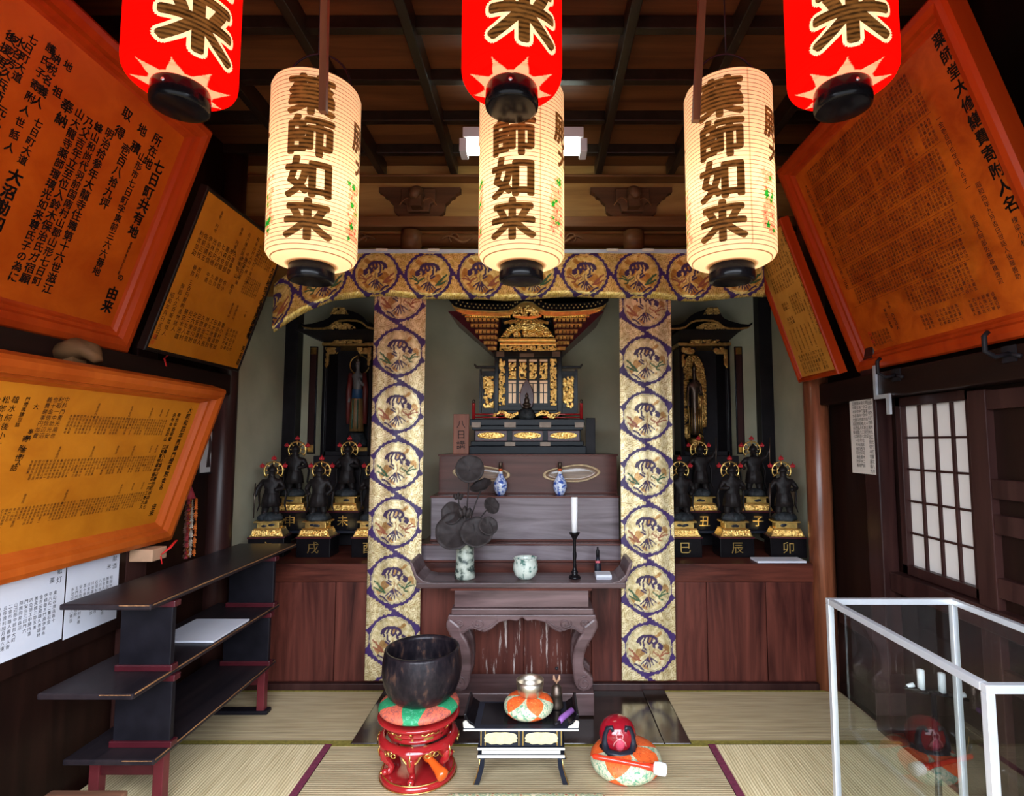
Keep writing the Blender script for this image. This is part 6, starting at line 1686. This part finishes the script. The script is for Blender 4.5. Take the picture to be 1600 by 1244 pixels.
# low black sutra table
KX0, KX1, KY0, KY1 = -.322, .170, 2.455, 2.70
KZ = .236
t = thing('sutra_table', 'low black and gold lacquered sutra table with white trim in the middle', 'table', ((KX0 + KX1) / 2, KY0, 0))
hw_, D = (KX1 - KX0) / 2, KY1 - KY0
WTRIM = plain('white_gilt_trim', (.80, .76, .64, 1), .25, spec=.6, var=.04)
MB().box(-hw_, hw_, 0, D, KZ - .014, KZ - .003).build('top', BLUEBLACK, t, bevel=.002)
MB().box(-hw_, hw_, -.002, .004, KZ - .013, KZ - .007).build('top_edge', WTRIM, t)
MB().box(-hw_ + .07, hw_ - .07, .03, D - .02, KZ - .003, KZ - .001).build('inset_panel', BLACKLAC, t)
for s in (-1, 1):
    poly = [(s * (hw_ - .045), KZ - .003), (s * hw_, KZ - .003), (s * (hw_ + .004), KZ + .040), (s * (hw_ - .006), KZ + .042), (s * (hw_ - .014), KZ + .018)]
    if s < 0: poly = poly[::-1]
    ec = MB().prism(poly, .03, D).build('end_lip', BLACKLAC, t, bevel=.002)
    poly = [(s * (hw_ - .048), KZ - .002), (s * hw_, KZ - .002), (s * (hw_ + .003), KZ + .022), (s * (hw_ - .010), KZ + .028), (s * (hw_ - .024), KZ + .012)]
    if s < 0: poly = poly[::-1]
    MB().prism(poly, -.001, .012).build('white_corner', WTRIM, ec, bevel=.003)
fz0, fz1 = KZ - .083, KZ - .0145
fx = hw_ - .068
m = MB(); m.box(-fx, fx, .012, D - .02, fz0, fz1); m.build('apron', BLUEBLACK, t, bevel=.002)
m = MB()
for x in (-fx + .004, -fx + .022, -.012, .006, fx - .026, fx - .008): m.box(x, x + .004, .0105, .0125, fz0 + .004, fz1 - .002)
m.box(-fx, fx, .0105, .0125, fz1 - .004, fz1 - .001); m.build('gold_line', GOLD, t)
for s in (-1, 1):
    cxx = s * fx * .49; czz = (fz0 + fz1) / 2; pl = []
    for k in range(48):
        a = 2 * PI * k / 48; c_, s_ = math.cos(a), math.sin(a); r = (abs(c_) ** 3 + abs(s_) ** 3) ** (-1 / 3) * (1 + (.07 * math.cos(a * 12) if s_ < -.1 else .02 * math.cos(a * 10)))
        pl.append((cxx + .070 * c_ * r, czz + .024 * s_ * r))
    MB().prism(pl, .0085, .0125).build('gold_cartouche', PALEGOLD, t, bevel=.001)
for k, (z0, z1, ex) in enumerate(((KZ - .096, KZ - .0835, .008), (KZ - .128, KZ - .113, .008))):
    m = MB(); m.box(-fx - ex, fx + ex, .004, D - .014, z0, z1); o = m.build('rail', BLUEBLACK, t, bevel=.001)
    m = MB(); m.box(-fx - ex, fx + ex, .0025, .006, z0 + .003, z1 - .001); m.build('white_trim', WTRIM, o)
MB().box(-fx + .01, fx - .01, .010, D - .03, KZ - .1125, KZ - .0965).build('white_apron', WTRIM, t)
for s in (-1, 1):
    for y0 in (.004, D - .05):
        ol = [(fx - .022, KZ - .129), (fx - .003, KZ - .129), (fx + .002, .07), (fx + .012, .035), (fx + .024, 0), (fx + .0, 0), (fx - .010, .035), (fx - .020, .07)]
        poly = [(s * a_, z) for a_, z in ol]
        if s > 0: poly = poly[::-1]
        lg = MB().prism(poly, y0, y0 + .028).build('leg', BLUEBLACK, t, bevel=.002)
        m = MB(); m.tube([(s * (fx - .003), y0 - .001, KZ - .130), (s * (fx + .002), y0 - .001, .07), (s * (fx + .012), y0 - .001, .035), (s * (fx + .024), y0 - .001, .003)], .0022, 6); m.build('gold_edge', GOLD, lg)
# small bell on its cushion
p = at(826, 1110, 2.585)
cz0 = KZ - .0005
tag(MB().lathe(cushion_prof(.112, .076), 40).build('small_cushion', CUSH_S, loc=(p.x, 2.585, cz0)), 'small orange and cream patchwork cushion under the brass bell on the sutra table', 'cushion')
t = tag(MB().lathe([(.030, 0), (.046, .006), (.057, .022), (.061, .045), (.063, .072), (.060, .072), (.057, .045), (.050, .015), (.001, .010)], 40).build('brass_bell', BRASS, loc=(p.x + .006, 2.585, cz0 + .0735)), 'small polished brass bowl bell on the little orange cushion', 'bell')
# hand bell with stick
p = at(866, 1125, 2.62)
t = thing('hand_bell', 'small dark metal bell holding an upright wooden stick behind the small cushion', 'bell', (p.x + .012, 2.64, cz0))
MB().lathe([(.030, 0), (.032, .004), (.028, .02), (.025, .055), (.027, .06), (.024, .066), (.022, .09), (.012, .10), (.008, .105)], 24).build('body', BRONZE, t)
zt_ = at(866, 1062, 2.64).z - cz0
m = MB(); m.tube([(0, 0, .10), (0, 0, zt_ - .01)], [.004, .0035], 8); m.tube([(0, -.002, zt_ - .012), (-.012, -.002, zt_ + .004), (-.013, -.002, zt_ + .022)], [.004, .007, .003], 8); m.tube([(0, -.002, zt_ - .012), (.012, -.002, zt_ + .004), (.013, -.002, zt_ + .022)], [.004, .007, .003], 8)
m.build('stick', plain('pale_stick_wood', (.36, .20, .12, 1), .5, var=.2), t)
MB().ball((0, 0, zt_ + .050), .008, n=10).build('tip', BLACKMAT, t)
# purple wrapped stick lying at the table edge
t = thing('bell_stick', 'short black stick with purple cord wrapping lying at the front of the sutra table', 'stick', (.098, 2.475, KZ + .006))
MB().tube([(-.030, -.012, .003), (-.008, .004, .006)], [.006, .008], 10).build('tip', BLACKMAT, t)
MB().tube([(-.008, .004, .006), (.0, .02, .012), (.05, .06, .03)], [.010, .013, .013], 12).build('purple_wrapping', PURPLE, t)

# wooden fish drum
p = on_z(978, 1200, .05)
MX, MYY = at(978, 1190, 2.56).x, 2.565
tag(MB().lathe(cushion_prof(.158, .105), 44).build('round_cushion', CUSH_O, loc=(MX, MYY, .0018)), 'orange and cream patchwork cushion under the red wooden fish drum', 'cushion')
t = thing('wooden_fish_drum', 'round red lacquered wooden fish drum with black carved handles', 'drum', (MX - .034, MYY + .012, .088))
t.scale = (.94, .94, .88)
MK = plain('crimson_lacquer', (.26, .006, .014, 1), .14, spec=.7, var=.2)
MB().lathe([(.03, 0), (.062, .010), (.083, .040), (.088, .072), (.082, .105), (.066, .132), (.042, .150), (.018, .158), (.001, .159)], 40, M=Matrix.Diagonal((1, .9, 1.0, 1))).build('body', MK, t)
m = MB(); m.tube([(-.082, -.022, .026), (-.045, -.075, .016), (0, -.086, .012), (.045, -.075, .016), (.082, -.022, .026)], [.010, .018, .018, .018, .010], 12)
for s in (-1, 1):
    m.tube([(s * .060, -.062, .022), (s * .066, -.052, .055), (s * .062, -.046, .090), (s * .050, -.046, .122), (s * .034, -.054, .128), (s * .028, -.060, .112)], [.016, .015, .013, .012, .011, .008], 12)
m.build('carved_band', BLUEBLACK, t)
m = MB(); m.ball((.002, -.060, .062), .030, (.95, .75, 1.35), 20); m.build('red_boss', plain('worn_pink_lacquer', (.50, .06, .10, 1), .18, spec=.6, var=.3), t)
m = MB()
for s in (-1, 1): m.tube([(s * .006, -.072, .118), (s * .016, -.078, .102), (s * .010, -.082, .085), (s * .024, -.080, .070), (s * .030, -.074, .050)], .0032, 6)
m.build('carved_line', plain('pale_pink_line', (.62, .22, .22, 1), .3), t)
# its beater
t = thing('drum_beater', 'bright red beater stick with white wrapped head lying on the fish drum cushion', 'beater', (MX, MYY - .01, .012))
a, b2 = at(925, 1184, 2.475), at(1020, 1202, 2.42)
a = Vector((a.x - MX, a.y - MYY, a.z)); b2 = Vector((b2.x - MX, b2.y - MYY, b2.z)); d = b2 - a
MB().tube([a + d * q for q in (0, .04, .5, .80, .92, 1.0)], [.006, .011, .0095, .010, .014, .013], 14).build('handle', BRIGHTRED, t)
MB().tube([a + d * q for q in (1.0, 1.02, 1.10, 1.20, 1.22)], [.012, .023, .026, .024, .012], 16).build('wrapped_head', WHITECLOTH, t)

# floral cushion at the front edge
FLO = NT('floral_brocade'); v = FLO.coords(); vo = FLO.node('ShaderNodeTexVoronoi'); vo.inputs['Scale'].default_value = 45; FLO.link(v, vo.inputs['Vector'])
FLO.link(FLO.ramp(vo.outputs['Distance'], [(.15, srgb(150, 60, 50)), (.3, srgb(190, 180, 140)), (.6, srgb(120, 140, 110)), (.8, srgb(205, 190, 160))]), FLO.b.inputs['Base Color']); FLO = FLO.done(.7)
tag(MB().bevbox(-.37, .27, 1.76, 2.335, .0015, .052, .022).build('floor_cushion', FLO), 'floral patterned floor cushion at the bottom edge before the sutra table', 'cushion')
